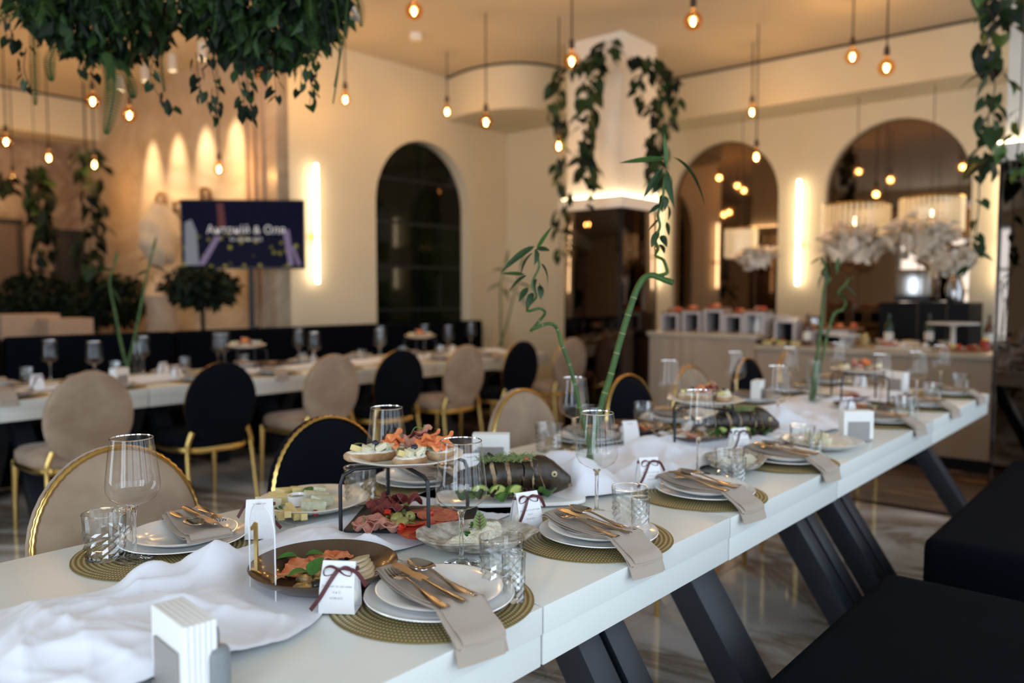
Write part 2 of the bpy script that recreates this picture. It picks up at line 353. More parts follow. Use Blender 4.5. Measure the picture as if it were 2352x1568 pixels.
struct('wall_hall_end', MB().box(((WX+SX)/2, HY+0.1, CEIL/2), (SX-WX, 0.2, CEIL)), 'hall_wall', 'brown marble end wall of the side hall')
mb = MB(); cur = WIN_Y
for cy, w in ADDED_WEST:
    mb.box((WX-0.1, (cur+cy-w/2)/2, CEIL/2), (0.2, cy-w/2-cur, CEIL)); mb.box((WX-0.1, cy, 0.14), (0.2, w, 0.28)); mb.box((WX-0.1, cy, 3.6), (0.2, w, 0.26)); cur = cy+w/2
mb.box((WX-0.1, (cur+HY)/2, CEIL/2), (0.2, HY-cur, CEIL))
struct('wall_west', mb, 'wall', 'cream wall with added windows to the left of the tables', smooth=False)
for k, (cy, w) in enumerate(ADDED_WEST):
    fm = MB()
    for s_ in (-1, 0, 1): fm.box((WX-0.1, cy+s_*(w/2-0.03), 1.875), (0.08, 0.06, 3.19))
    for zz in (0.31, 2.3, 3.44): fm.box((WX-0.1, cy, zz), (0.08, w, 0.06))
    struct('window_%d' % (k+8), fm, 'black', 'added tall black framed window in the left wall, number %s' % ORD[k])
struct('trim_1', MB().box((SX-0.015, NY+0.42, 1.86), (0.03, 0.05, 3.72)).box((SX-0.015, NY+0.56, 1.86), (0.03, 0.05, 3.72)).box((SX-0.015, NY+0.70, 1.86), (0.03, 0.05, 3.72)), 'pot', 'brown vertical battens at the wall corner')
# dropped soffit with a rounded corner, its shadow gap above
def soffit_outline(off=0.0):
    P = [(6.38, NY), (6.30, 6.1), (6.30, 5.8), (6.42, 5.48), (6.70, 5.28), (7.10, 5.2), (7.6, 5.15), (8.0, 5.0), (8.05, 4.6), (8.05, WIN_Y)]
    sp = spline([(a, b, 0) for a, b in P], 5); return [(p.x-off, p.y) for p in sp]+[(9.2, WIN_Y), (9.2, NY)]
struct('wall_soffit', MB().prism(soffit_outline(), 3.26, 3.71), 'wall', 'cream dropped soffit curving from the back wall', smooth=True, sharp=50)
struct('trim_2', MB().prism(soffit_outline(0.012), 3.705, 3.728), 'trim_dark', 'dark shadow gap along the top of the soffit')
struct('wall_soffit_hall', MB().box(((WX+SX)/2, 10.9, 3.48), (SX-WX, 0.6, 0.46)), 'wall', 'cream soffit across the side hall')
struct('trim_3', MB().box(((WX+SX)/2, 10.59, 3.716), (SX-WX, 0.02, 0.022)), 'trim_dark', 'dark shadow gap above the hall soffit')
# window wall behind the camera
mb = MB(); xs = sorted(WINDOWS); cur = WX
for cx, w in xs:
    mb.box(((cur+cx-w/2)/2, WIN_Y, CEIL/2), (cx-w/2-cur, 0.2, CEIL)); mb.box((cx, WIN_Y, 0.19), (w, 0.2, 0.38)); mb.box((cx, WIN_Y, 3.6), (w, 0.2, 0.26)); cur = cx+w/2
mb.box(((cur+9.2)/2, WIN_Y, CEIL/2), (9.2-cur, 0.2, CEIL))
struct('wall_south', mb, 'wall_white', 'white wall with tall windows behind the camera', smooth=False)
for k, (cx, w) in enumerate(xs):
    fm = MB()
    for sx_ in (-1, 0, 1): fm.box((cx+sx_*(w/2-0.03), WIN_Y, 1.925), (0.06, 0.08, 3.09))
    for zz in (0.41, 2.3, 3.44): fm.box((cx, WIN_Y, zz), (w, 0.08, 0.06))
    struct('window_%d' % (k+2), fm, 'black', 'tall black framed daylight window behind the camera, number %s from the left' % ORD[k])
# ------------------------------------------------------------------ pillars
def pillar(x0, x1, y0, y1, zc, label):
    cx, cy, sx_, sy_ = (x0+x1)/2, (y0+y1)/2, x1-x0, y1-y0
    t = bpy.data.objects.new('pillar', None); COL.objects.link(t); t.location = (cx, cy, 0); t['kind'] = 'structure'; t['label'] = label
    MB().box((0, 0, (zc+CEIL)/2), (sx_-0.06, sy_-0.06, CEIL-zc)).build('shaft', 'wall_white', t, bevel=0.004)
    MB().box((0, 0, zc+0.055), (sx_+0.05, sy_+0.05, 0.11)).build('cornice', 'wall_white', t, bevel=0.006)
    ls = MB()
    for sg in (-1, 1):
        ls.box((sg*(sx_/2+0.0), 0, zc+0.118), (0.02, sy_, 0.016)); ls.box((0, sg*(sy_/2+0.0), zc+0.118), (sx_-0.03, 0.02, 0.016))
    ls.build('led_strip', 'led', t)
    MB().box((0, 0, zc/2), (sx_-0.04, sy_-0.04, zc)).build('core', 'black', t)
    for (px, py, wx, wy) in ((-sx_/2+0.01, 0, 0.02, sy_-0.06), (sx_/2-0.01, 0, 0.02, sy_-0.06), (0, -sy_/2+0.01, sx_-0.06, 0.02), (0, sy_/2-0.01, sx_-0.06, 0.02)):
        MB().box((px, py, zc/2), (wx, wy, zc-0.01)).build('mirror_panel', 'mirror_dark', t, bevel=0.003)
    return t
pillar(6.27, 6.95, 4.06, 4.74, 2.12, 'square pillar, white above a glowing ledge and smoked mirror below')
pillar(5.84, 6.50, 0.30, 0.985, 2.15, 'mirror-clad white pillar at the far end of the front table')
# ------------------------------------------------------------------ wall sconces
def sconce(loc, horiz, label, h=1.05):
    t = thing('wall_sconce', label, 'wall lamp', loc, 0 if horiz == 'x' else -PI/2, 'vertical tube wall lamps')
    MB().lathe([(0.0001, -h/2), (0.016, -h/2), (0.016, h/2), (0.0001, h/2)], 14, (0, -0.075, 0)).build('tube', 'sconce', t)
    MB().lathe([(0.0001, 0), (0.04, 0), (0.04, 0.02), (0.0001, 0.02)], 16, X=Matrix.Translation((0, 0, -0.12)) @ Matrix.Rotation(R_(90), 4, 'X')).box((0, -0.045, -0.12), (0.025, 0.07, 0.025)).build('bracket', 'gold', t)
    MB().lathe([(0.019, -0.012), (0.019, 0.012)], 14, (0, -0.075, -0.12)).build('clamp', 'gold', t)
    return t
p = atY(717, 515, NY); sconce((p.x, NY, p.z), 'x', 'glowing vertical tube lamp beside the screen', 1.12)
sconce((EX, 3.30, 1.98), 'y', 'glowing vertical tube lamp between the two arched mirrors', 1.12)
sconce((EX, 1.40, 1.98), 'y', 'glowing vertical tube lamp on the wall beside the hanging vine', 1.2)
sconce((EX, 5.08, 1.98), 'y', 'glowing vertical tube lamp just past the square pillar', 1.12)
# ------------------------------------------------------------------ ceiling spots on the hall side
for k, Y in enumerate((7.35, 7.95, 8.55, 9.15)):
    t = thing('ceiling_spotlight', '%s ceiling spotlight along the marble side wall, counted from the screen' % ORD[k], 'spotlight', (3.98, Y, CEIL), 0, 'ceiling spotlights')
    MB().lathe([(0.0001, 0), (0.045, 0), (0.045, -0.16), (0.036, -0.16), (0.034, -0.13), (0.0001, -0.13)], 16).build('housing', 'white_frame', t)
    MB().lathe([(0.0001, -0.134), (0.03, -0.134)], 12).build('lens', 'led', t)
    l = bpy.data.lights.new('spot', 'SPOT'); l.energy = 190; l.color = (1.0, 0.74, 0.44); l.spot_size = R_(38); l.spot_blend = 1.0; l.shadow_soft_size = 0.03
    o = bpy.data.objects.new('spot', l); COL.objects.link(o); o.parent = t; o.location = (0, 0, -0.17); o.rotation_euler = (0, R_(-17), 0)
tag(MB().lathe([(0.0001, 0), (0.06, 0), (0.055, -0.05), (0.02, -0.06), (0.0001, -0.06)], 18).build('smoke_detector', 'wall_white', loc=at(955, 78, CEIL)), 'small white smoke detector on the ceiling', 'detector')

# ------------------------------------------------------------------ tables
T = 0.75
def table(x0, x1, y0, y1, drop, label, legs, group, lip=True):
    t = thing('banquet_table', label, 'table', ((x0+x1)/2, (y0+y1)/2, 0), 0, group)
    L, Wd = x1-x0-0.003, y1-y0
    MB().box((0, 0, T-0.026-drop/2), (L, Wd, 0.052)).build('tabletop', 'table', t, bevel=0.003)
    MB().box((0, 0, T-0.0825-drop/2), (L-0.002, Wd-0.006, 0.060)).build('apron', 'table', t, bevel=0.003)
    for lx, wd in legs:
        for sg in (-1, 1):
            b, tp = Vector((lx, sg*0.52, 0.0)), Vector((lx, sg*0.10, T-0.113-drop))
            d = (tp-b).normalized(); n_ = Vector((0, d.z, -d.y))
            vs = []
            for q, zz in ((b, 0.0), (tp, T-0.114-drop)):
                for sx_ in (-1, 1):
                    for sn in (-1, 1):
                        p = q+Vector((sx_*wd/2, 0, 0))+n_*(sn*0.045); s2 = (zz-p.z)/d.z; vs.append(p+d*s2)
            MB().add(vs, [(0, 1, 3, 2), (4, 6, 7, 5), (0, 4, 5, 1), (2, 3, 7, 6), (0, 2, 6, 4), (1, 5, 7, 3)]).build('leg', 'legs', t, bevel=0.003)
        MB().box((lx, 0, T-0.128-drop), (wd*0.9, 0.5, 0.03)).build('brace', 'legs', t)
    return t
NY0, NY1 = 0.885, 1.910
table(0.30, 1.116, NY0, NY1, 0, 'white table section nearest the camera in the front row', [(-0.1, 0.10)], 'front row of white tables')
table(1.118, 1.886, NY0, NY1, 0.0, 'second white table section of the front row, after the first seam', [(0.10, 0.09), (0.215, 0.09)], 'front row of white tables')
table(1.888, 2.696, NY0, NY1, 0.004, 'third white table section of the front row', [(-0.08, 0.15)], 'front row of white tables')
table(2.698, 3.95, NY0, NY1, 0.002, 'fourth white table section of the front row', [(-0.32, 0.085), (-0.215, 0.085), (0.08, 0.085), (0.19, 0.085)], 'front row of white tables')
table(3.952, 5.215, NY0, NY1, 0.0, 'last white table section of the front row, by the mirrored pillar', [(0.35, 0.10)], 'front row of white tables')
BY0, BY1 = 4.79, 5.75
for k, (a, b) in enumerate(((0.2, 1.40), (1.402, 2.20), (2.202, 3.4), (3.402, 4.6), (4.602, 6.12))):
    table(a, b, BY0, BY1, 0, '%s white table section of the rear row, counted from the left' % ORD[k], [(-(b-a)/2+0.2, 0.1), ((b-a)/2-0.2, 0.1)], 'rear row of white tables')

# ------------------------------------------------------------------ upholstered benches
def rbox(mb, c, d, r, n=5):
    # a rounded box as a superellipsoid-like cushion
    mb.box(c, d); return mb
def bench(x0, x1, y0, y1, zs, back_top, label, group, backside=1, leg=True):
    t = thing('upholstered_bench', label, 'bench', ((x0+x1)/2, (y0+y1)/2, 0), 0, group)
    L, D = x1-x0, y1-y0
    MB().box((0, 0, zs-0.10), (L, D, 0.20)).build('seat', 'bench', t, bevel=0.055, bseg=5, sharp=80)
    MB().box((0, 0, (zs-0.2)/2+0.03), (L-0.06, D-0.06, zs-0.26)).build('base', 'bench', t, bevel=0.01)
    for a in (-1, 1):
        for b in (-1, 1): MB().box((a*(L/2-0.1), b*(D/2-0.08), 0.018), (0.06, 0.06, 0.036)).build('foot', 'black', t)
    if back_top: MB().box((0, backside*(D/2-0.06), (back_top+zs-0.1)/2), (L, 0.12, back_top-zs+0.1)).build('backrest', 'bench', t, bevel=0.05, bseg=5, sharp=80)
    return t
bench(1.30, 2.585, 0.02, 0.70, 0.47, 0, 'black upholstered bench nearest the camera', 'black benches on the camera side')
bench(2.95, 4.70, 0.02, 0.685, 0.485, 0, 'black upholstered bench farther along the front table', 'black benches on the camera side')
for k in range(6):
    bench(-0.55+1.22*k, 0.65+1.22*k, 5.80, 6.36, 0.46, 1.02, '%s black high-backed bench behind the rear table, counted from the left' % ORD[k], 'black benches behind the rear table')

# ------------------------------------------------------------------ medallion chairs
def make_chair(up, label):
    t = thing('medallion_chair', label, 'chair', (0, 0, 0), 0, 'oval-backed chairs with gold frames')
    a, b = 0.217, 0.245; zc = 0.660; yb = -0.235; tilt = R_(8)
    X = Matrix.Translation((0, yb, zc)) @ Matrix.Rotation(tilt, 4, 'X') @ Matrix.Rotation(R_(90), 4, 'X')   # oval lies in local xy
    ring = [(a*math.cos(2*PI*i/128), b*math.sin(2*PI*i/128), -0.010) for i in range(128)]
    MB().tube(ring, [0.0055+0.0028*(i % 2 == 0) for i in range(128)], 8, X, closed=True, flat=1.5).build('back_frame', 'gold', t, sharp=60)
    pad = MB()
    prof = [(0.0001, 0.036), (0.4, 0.035), (0.75, 0.033), (0.97, 0.027), (1.035, 0.014), (1.035, -0.004), (0.985, -0.006), (0.95, -0.023), (0.75, -0.032), (0.4, -0.033), (0.0001, -0.034)]
    pad.lathe([(r, z) for r, z in prof], 40, X=X @ Matrix.Diagonal((a*1.0, b*1.0, 1, 1)))
    pad.build('backrest', up, t, sharp=80)
    def leg(p, r0, r1): return MB().tube(p, [r0+(r1-r0)*i/(len(p)-1) for i in range(len(p))], 10)
    for s_ in (-1, 1):
        leg(spline([(s_*0.174, -0.216, 0.50), (s_*0.200, -0.212, 0.43), (s_*0.205, -0.215, 0.36), (s_*0.215, -0.27, 0.0)], 4), 0.017, 0.012).build('leg', 'gold', t)
        leg([(s_*0.205, 0.28, 0.40), (s_*0.208, 0.285, 0.2), (s_*0.21, 0.29, 0.0)], 0.022, 0.011).build('leg', 'gold', t)
    def seat_out(k, g=0): return [((0.225+0.02*math.sin(q))*math.copysign(abs(math.cos(q))**0.55, math.cos(q))*k, (0.265*math.copysign(abs(math.sin(q))**0.55, math.sin(q)))*k+0.045) for q in [2*PI*i/40 for i in range(40)]]
    sm = MB(); vs = []; fs = []
    for i, (k, z) in enumerate(((0.0001, 0.400), (0.98, 0.400), (1.03, 0.425), (1.02, 0.455), (0.94, 0.475), (0.6, 0.485), (0.0001, 0.488))):
        vs += [(x, y, z) for x, y in seat_out(k)]
        if i: fs += [((i-1)*40+j, (i-1)*40+(j+1) % 40, i*40+(j+1) % 40, i*40+j) for j in range(40)]
    sm.add(vs, fs).build('seat', up, t, sharp=70)
    fr = MB(); o = seat_out(1.01); fr.tube([(x, y, 0.388) for x, y in o], 0.013, 6, closed=True, flat=1.3); fr.build('seat_frame', 'gold', t)
    return t
proto_b = make_chair('beige', 'x'); proto_n = make_chair('navy', 'y'); used = {'b': 0, 'n': 0}
def put_chair(kind, x, y, rz, label):
    pr = proto_b if kind == 'b' else proto_n
    if not used[kind]: used[kind] = 1; pr.location = (x, y, 0.006); pr.rotation_euler = (0, 0, rz); pr['label'] = label; return pr
    return copy_tree(pr, None, (x, y, 0.006), rz, label)
CNAME = {'b': 'beige velvet', 'n': 'black velvet'}
# rear row: seen from behind, facing the rear table
for k, (kd, px) in enumerate((('b', 205), ('n', 510), ('b', 760), ('n', 918), ('b', 1065), ('n', 1195), ('b', 1310))):
    p = atY(px, 900, 4.42); put_chair(kd, p.x, 4.42+0.235, random.uniform(-0.05, 0.05), '%s oval-back chair, %s from the left at the rear table' % (CNAME[kd], ORD[k]))
# front row: facing the camera across the front table
for k, (kd, px) in enumerate((('b', 268), ('n', 752), ('b', 1207), ('n', 1447), ('b', 1590), ('n', 1722), ('b', 1815))):
    p = atY(px, 900, 2.15); put_chair(kd, p.x, 2.15-0.235, PI+random.uniform(-0.04, 0.04), '%s oval-back chair, %s from the left behind the front table' % (CNAME[kd], ORD[k]))

# ------------------------------------------------------------------ pendant bulbs
def make_pendant(kind):
    t = thing('pendant_bulb', 'x', 'pendant lamp', (0, 0, 0), 0, 'bare pendant bulbs on cords')
    if kind == 'globe': prof = [(0.0001, -0.062)]+[(0.062*math.sin(q), -0.062*math.cos(q)) for q in [PI*i/14 for i in range(1, 13)]]+[(0.018, 0.062), (0.016, 0.085)]
    else: prof = [(0.0001, -0.052)]+[(0.046*math.sin(q), -0.01-0.042*math.cos(q)) for q in [PI*i/14 for i in range(1, 9)]]+[(0.036, 0.03), (0.024, 0.055), (0.016, 0.08)]
    MB().lathe(prof, 20).build('bulb_glass', 'bulb', t)
    MB().ell((0, 0, -0.005), (0.009, 0.009, 0.026), 10, 8).build('filament', 'filament', t)
    MB().lathe([(0.0001, 0.075), (0.02, 0.078), (0.021, 0.13), (0.010, 0.16), (0.0001, 0.165)], 14).build('socket', 'cord', t)
    return t
PEND = {'globe': make_pendant('globe'), 'pear': make_pendant('pear')}; pused = {'globe': 0, 'pear': 0}
cord_me = MB().tube([(0, 0, 0), (0, 0, 1)], 0.006, 6).mesh('cord', 'cord')
def pendant(px, py, w, kind, label, energy=9.0):
    p = atD(px, py, w); base = PEND[kind]
    if not pused[kind]: pused[kind] = 1; o = base; o.location = p; o['label'] = label
    else: o = copy_tree(base, None, p, 0, label)
    return o, p, energy
PL = [(951, 25, 5.6, 'globe', 'big amber pendant bulb touching the top of the picture above the arched window'),
      (1592, 48, 5.2, 'globe', 'big amber pendant bulb high above the vines, at the top middle'),
      (1313, 140, 5.8, 'globe', 'big amber pendant bulb in front of the pillar vines'),
      (1958, 130, 6.5, 'globe', 'big amber pendant bulb, the left one of the pair above the large mirror'),
      (2036, 155, 5.9, 'globe', 'big amber pendant bulb, the right one of the pair above the large mirror'),
      (1116, 280, 6.9, 'globe', 'amber pendant bulb on a long cord above the arched window'),
      (1027, 256, 8.0, 'pear', 'small pendant bulb close to the curved soffit'),
      (793, 228, 7.2, 'pear', 'small pendant bulb beside the hanging ferns'),
      (1727, 257, 7.7, 'pear', 'small pendant bulb high above the small arched mirror'),
      (1737, 360, 7.2, 'pear', 'small pendant bulb just in front of the small arched mirror'),
      (503, 388, 7.6, 'pear', 'small pendant bulb above the screen'),
      (213, 232, 6.6, 'globe', 'amber pendant bulb under the left hanging planter'),
      (297, 264, 6.8, 'globe', 'amber pendant bulb behind the long fern frond'),
      (605, 170, 7.0, 'globe', 'amber pendant bulb half hidden by the right hanging planter'),
      (1283, 335, 7.0, 'pear', 'small pendant bulb between the vine leaves at the pillar edge'),
      (14, 325, 7.6, 'globe', 'pendant bulb at the left picture edge'),
      (112, 362, 8.2, 'pear', 'pendant bulb above the left hanging plant'),
      (217, 378, 8.0, 'pear', 'pendant bulb in front of the second hanging plant'),
      (30, 412, 9.0, 'pear', 'lowest pendant bulb at the left picture edge'),
      (200, 432, 9.2, 'pear', 'dim low pendant bulb among the hanging plants')]
for args in PL:
    o, p, e = pendant(*args)
    co = obj('cord', cord_me, o, (0, 0, 0.16)); co.scale = (1, 1, CEIL-p.z-0.16)
    l = bpy.data.lights.new('bulb_light', 'POINT'); l.energy = e*0.38; l.color = WARM; l.shadow_soft_size = 0.03
    lo = bpy.data.objects.new('bulb_light', l); COL.objects.link(lo); lo.parent = o; lo.location = (0, 0, -0.005)

# ------------------------------------------------------------------ place settings: one of each piece, then copies
def proto(fn): return fn()
def mk_single(name, mb, m, cat, group, **k):
    o = mb.build(name, m, **k); tag(o, 'x', cat, group); return o
# woven mat: concentric raised rings
pr = [(0.0001, 0.002)]
for i in range(1, 73): pr.append((0.19*i/72, 0.0018+0.0020*abs(math.sin(PI*(0.19*i/72)/0.0105))))
pr += [(0.1905, 0.0), (0.0001, 0.0)]
P_mat = mk_single('placemat', MB().lathe(pr, 72), 'woven', 'placemat', 'round gold woven placemats', sharp=80)
def plate_prof(r, h, foot=0.55, th=0.0035):
    return [(0.0001, 0.004), (r*0.60, 0.0042), (r*0.68, 0.007), (r*0.80, h*0.62), (r*0.97, h*0.96), (r, h), (r*0.992, h+0.002), (r*0.96, h), (r*0.80, h*0.62+th), (r*0.69, 0.010), (r*0.60, 0.0078), (0.0001, 0.0076)]
P_plate = mk_single('dinner_plate', MB().lathe(plate_prof(0.139, 0.017), 64), 'porcelain', 'plate', 'white dinner plates', sharp=60)
P_splate = mk_single('side_plate', MB().lathe([(0.0001, 0.0), (0.07, 0.0), (0.075, 0.003), (0.115, 0.017), (0.118, 0.020), (0.114, 0.0205), (0.078, 0.0095), (0.066, 0.0055), (0.0001, 0.005)], 64), 'porcelain', 'plate', 'white upper plates', sharp=60)
def mk_napkin():
    mb = MB(); W2 = 0.047
    #   path towards the seated guest is -y; the strip rides over both plate rims and hangs past the table edge
    base = [(0.128, 0.034), (0.112, 0.043), (0.07, 0.035), (0.0, 0.031), (-0.06, 0.035), (-0.105, 0.042), (-0.122, 0.035), (-0.138, 0.026), (-0.155, 0.017), (-0.172, 0.008), (-0.184, -0.008), (-0.190, -0.026)]
    P = spline([(0, a, b) for a, b in base], 5); n = len(P)
    for L in range(4):
        off = 0.0030*(3-L); wig = 0.004*math.sin(L*2.1)
        def f(u, v, L=L, off=off, wig=wig):
            i = u*(n-1); k = int(min(i, n-2)); p = P[k].lerp(P[k+1], i-k)
            sx_ = (v-0.5)*2*(W2-0.0015*L)+wig*(1+u)+0.006*math.sin(u*5+L)*u
            # lower layers are bunched a little at the plate rim
            dz = -off*(0.75+0.5*math.sin(u*9+L*1.7)**2) + 0.004*math.sin(v*PI)*math.sin(u*6)
            return (sx_+0.01*(0.45-u), p.y+(0.004*L*(u > 0.9)), p.z+dz)
        mb.grid(f, 52, 9)
    # the fold joining the layers along one long side and at the head
    return mb.mesh('napkin', 'napkin', thick=0.0022, sharp=60)
P_nap = obj('napkin', mk_napkin()); tag(P_nap, 'x', 'napkin', 'taupe linen napkins')
def prof_bar(pts, th, nw=5, dish=0.0):
    # flat cutlery bar: pts = (y, half width, z); cross-section slightly domed
    mb = MB(); m = len(pts)
    def f(u, v):
        i = u*(m-1); k = int(min(i, m-2)); t = i-k; y, w, z = [pts[k][q]*(1-t)+pts[k+1][q]*t for q in range(3)]
        s_ = (v-0.5)*2; return (s_*w, y, z+th*(1-s_*s_)*0.5)
    mb.grid(f, m*3, nw); return mb
def mk_fork():
    h = [(-0.105, 0.006, 0.0035), (-0.10, 0.0105, 0.003), (-0.06, 0.0095, 0.003), (-0.02, 0.0045, 0.005), (0.015, 0.0032, 0.009), (0.035, 0.004, 0.010), (0.042, 0.011, 0.008), (0.058, 0.0125, 0.005)]
    mb = prof_bar(h, 0.003)
    for k in range(4):
        x = -0.0098+0.0065*k; mb.tube(spline([(x, 0.056, 0.0055), (x*1.02, 0.075, 0.0045), (x*0.98, 0.098, 0.010)], 3), [0.0021, 0.002, 0.0019, 0.0018, 0.0017, 0.0014, 0.0009][:7], 5)
    return mb.mesh('fork', 'steel', thick=0.0016, sharp=60)
def mk_spoon():
    h = [(-0.105, 0.006, 0.0035), (-0.10, 0.0105, 0.003), (-0.06, 0.0095, 0.003), (-0.02, 0.0045, 0.005), (0.015, 0.0032, 0.010), (0.036, 0.0042, 0.012)]
    mb = prof_bar(h, 0.003)
    def f(u, v):
        y = 0.034+0.066*u; w = 0.0215*math.sqrt(max(0.0, math.sin(PI*(0.06+0.94*u)**0.8)))*0.98+0.0012; s_ = (v-0.5)*2
        return (s_*w, y, 0.012-0.010*math.sin(PI*min(1, u*1.02))*(1-s_*s_)+0.001*u)
    mb.grid(f, 22, 11); return mb.mesh('spoon', 'steel', thick=0.0015, sharp=60)
def mk_knife():
    h = [(-0.115, 0.005, 0.004), (-0.11, 0.009, 0.004), (-0.05, 0.0085, 0.004), (0.0, 0.006, 0.005), (0.010, 0.0065, 0.005)]
    mb = prof_bar(h, 0.006)
    def f(u, v):
        y = 0.008+0.105*u; w = 0.0105*(1 if u < 0.75 else math.sqrt(max(0, 1-((u-0.75)/0.25)**2))); return ((v-0.35)*2*max(w, 0.0008), y, 0.006+0.001*(v-0.5))
    mb.grid(f, 18, 3); return mb.mesh('knife', 'steel', thick=0.0014, sharp=60)
ME_fork, ME_spoon, ME_knife = mk_fork(), mk_spoon(), mk_knife()
# glasses
def mk_wine():
    t = thing('wine_glass', 'x', 'wine glass', (0, 0, 0), 0, 'stemmed wine glasses')
    MB().lathe([(0.0045, 0.112), (0.012, 0.117), (0.030, 0.124), (0.047, 0.136), (0.0535, 0.150), (0.0545, 0.160), (0.053, 0.178), (0.049, 0.212), (0.0445, 0.248), (0.0428, 0.262)], 40).build('bowl', 'wineglass', t, sharp=80)
    MB().lathe([(0.0425, 0.2605), (0.0437, 0.2618), (0.0425, 0.2632), (0.0417, 0.2618)], 40, close=True).build('rim', 'glass_stem', t, sharp=80)
    MB().lathe([(0.0001, 0.0), (0.038, 0.0), (0.0385, 0.0015), (0.02, 0.0035), (0.008, 0.008), (0.0052, 0.018), (0.0042, 0.05), (0.0045, 0.090), (0.0060, 0.106), (0.0100, 0.1145), (0.0001, 0.1165)], 24).build('stem', 'glass_stem', t, sharp=80)
    return t
def mk_tumbler(r, h, name, cuts, label, grp):
    t = thing(name, 'x', 'glass', (0, 0, 0), 0, grp)
    n = cuts*2; zs = [0.0]+[h*q for q in (0.03, 0.10, 0.18, 0.26, 0.34, 0.42, 0.50, 0.58, 0.66)]+[h*0.70, h*0.97, h]
    outer = [(r*0.88+r*0.12*z/h, z) for z in zs]
    inner = [(r-0.0028, h), (r-0.0035, h*0.9), (r*0.93-0.006, h*0.5), (r*0.88-0.007, h*0.16), (0.0001, h*0.13)]
    prof = [(0.0001, 0.0)]+outer+inner
    def rad(i, j, th):
        if 2 <= i <= 9: return 1.04-0.11*((j+i) % 2)
        return 1.0
    MB().lathe([(r*0.88, 0.0)]+outer, n, rad=lambda i, j, th: rad(i, j, th)).build('body', 'crystal', t, smooth=False)
    MB().lathe([(r-0.0026, h-0.0015), (r+0.0006, h-0.0015), (r+0.0006, h+0.001), (r-0.0026, h+0.001)], 40, close=True).build('rim', 'crystal_base', t)
    MB().lathe(inner[1:], 32).build('inner_wall', 'wineglass', t)
    MB().lathe([(0.0001, 0.0005), (r*0.84, 0.0005), (r*0.86, h*0.06), (r*0.80, h*0.11), (0.0001, h*0.115)], n).build('base', 'crystal_base', t)
    return t
P_wine = mk_wine()
P_tum = mk_tumbler(0.044, 0.098, 'crystal_tumbler', 11, 'x', 'cut crystal tumblers')
P_shot = mk_tumbler(0.0225, 0.088, 'tall_shot_glass', 7, 'x', 'narrow cut crystal shot glasses')
PROTOS = [P_mat, P_plate, P_splate, P_nap, P_wine, P_tum, P_shot]
def place(pr, loc, rz, label): return copy_tree(pr, None, loc, rz, label)
def setting(x, y, rz, who, cutl=True, moff=0.0):
    j = random.uniform(-0.03, 0.03)
    c = Vector((x, y, T))
    place(P_mat, c+Vector((moff, 0, 0.0005)), rz, 'round gold woven placemat at the %s' % who)
    pc = c+rotz((0, -0.02, 0.004), rz)
    place(P_plate, pc, rz, 'wide white dinner plate at the %s' % who)
    place(P_splate, pc+rotz((0, 0, 0.009), rz), rz, 'smaller white plate stacked on top at the %s' % who)
    place(P_nap, pc+rotz((-0.030, 0.0, 0.004), rz), rz+j-0.19, 'folded taupe napkin across the plates at the %s' % who)
    if cutl:
        for nm, me, dx, a, dz in (('fork', ME_fork, -0.071, -0.20, 0.0), ('knife', ME_knife, -0.045, -0.12, 0.002), ('spoon', ME_spoon, -0.010, -0.14, 0.0)):
            o = obj(nm, me, None, pc+rotz((dx, -0.012, 0.043+dz), rz), (R_(1.5), 0, rz+a+j))
            tag(o, 'polished %s on the napkin of the %s' % (nm, who), nm, 'cutlery laid on the napkins')
def wine(px, py, who): p = at(px, py, T); return place(P_wine, Vector((p.x, p.y, T+0.004)), random.uniform(0, 6), 'clear stemmed wine glass %s' % who)
def tum(px, py, who): p = at(px, py, T); return place(P_tum, Vector((p.x, p.y, T+0.004)), random.uniform(0, 6), 'cut crystal tumbler %s' % who)
def shot(px, py, who): p = at(px, py, T); return place(P_shot, Vector((p.x, p.y, T+0.004)), random.uniform(0, 6), 'narrow cut crystal shot glass %s' % who)
SN = [(1000, 1380), (1360, 1232), (1612, 1135), (1803, 1060), (2040, 972), (2130, 936), (2205, 910)]
for k, q in enumerate(SN):
    p = at(q[0], q[1], T); setting(p.x, 1.062, 0, '%s camera-side setting of the front table' % ORD[k])
SF = [(415, 1245), (960, 1108), (1330, 1012), (1535, 968), (1745, 925), (1850, 905), (1950, 885)]
for k, q in enumerate(SF):
    p = at(q[0], q[1], T); setting(p.x, 1.735 if k else 1.715, PI, '%s chair-side setting of the front table' % ORD[k], moff=-0.05 if k == 0 else 0)
# wine glasses
for px, py, who in ((1060, 1300, 'in front of the pale stone dish'), (310, 1288, 'in front of the first beige chair'), (1370, 1182, 'behind the second camera-side setting'), (1603, 1090, 'behind the third camera-side setting'),
                    (890, 1160, 'behind the bruschetta stand'), (1318, 1035, 'beside the bamboo vase'), (1537, 962, 'behind the second bruschetta stand'), (1688, 925, 'in front of the third black chair'),
                    (1785, 985, 'between the runner and the fourth camera-side setting'), (1814, 905, 'at the fifth chair-side setting'), (2022, 935, 'left of the tall white napkins'), (2105, 925, 'at the fifth camera-side setting'), (2160, 897, 'at the far end of the front table'), (1924, 885, 'behind the third bruschetta stand')):
    wine(px, py, who)
for px, py, who in ((1152, 1352, 'at the first camera-side setting'), (242, 1285, 'at the first chair-side setting'), (828, 1158, 'at the second chair-side setting'), (1445, 1212, 'at the second camera-side setting'), (1675, 1110, 'at the third camera-side setting'),
                    (1842, 1042, 'at the fourth camera-side setting'), (2075, 962, 'at the fifth camera-side setting'), (2140, 924, 'at the sixth camera-side setting'), (2205, 898, 'at the seventh camera-side setting'), (1256, 1036, 'at the third chair-side setting'), (1478, 978, 'at the fourth chair-side setting')):
    tum(px, py, who)
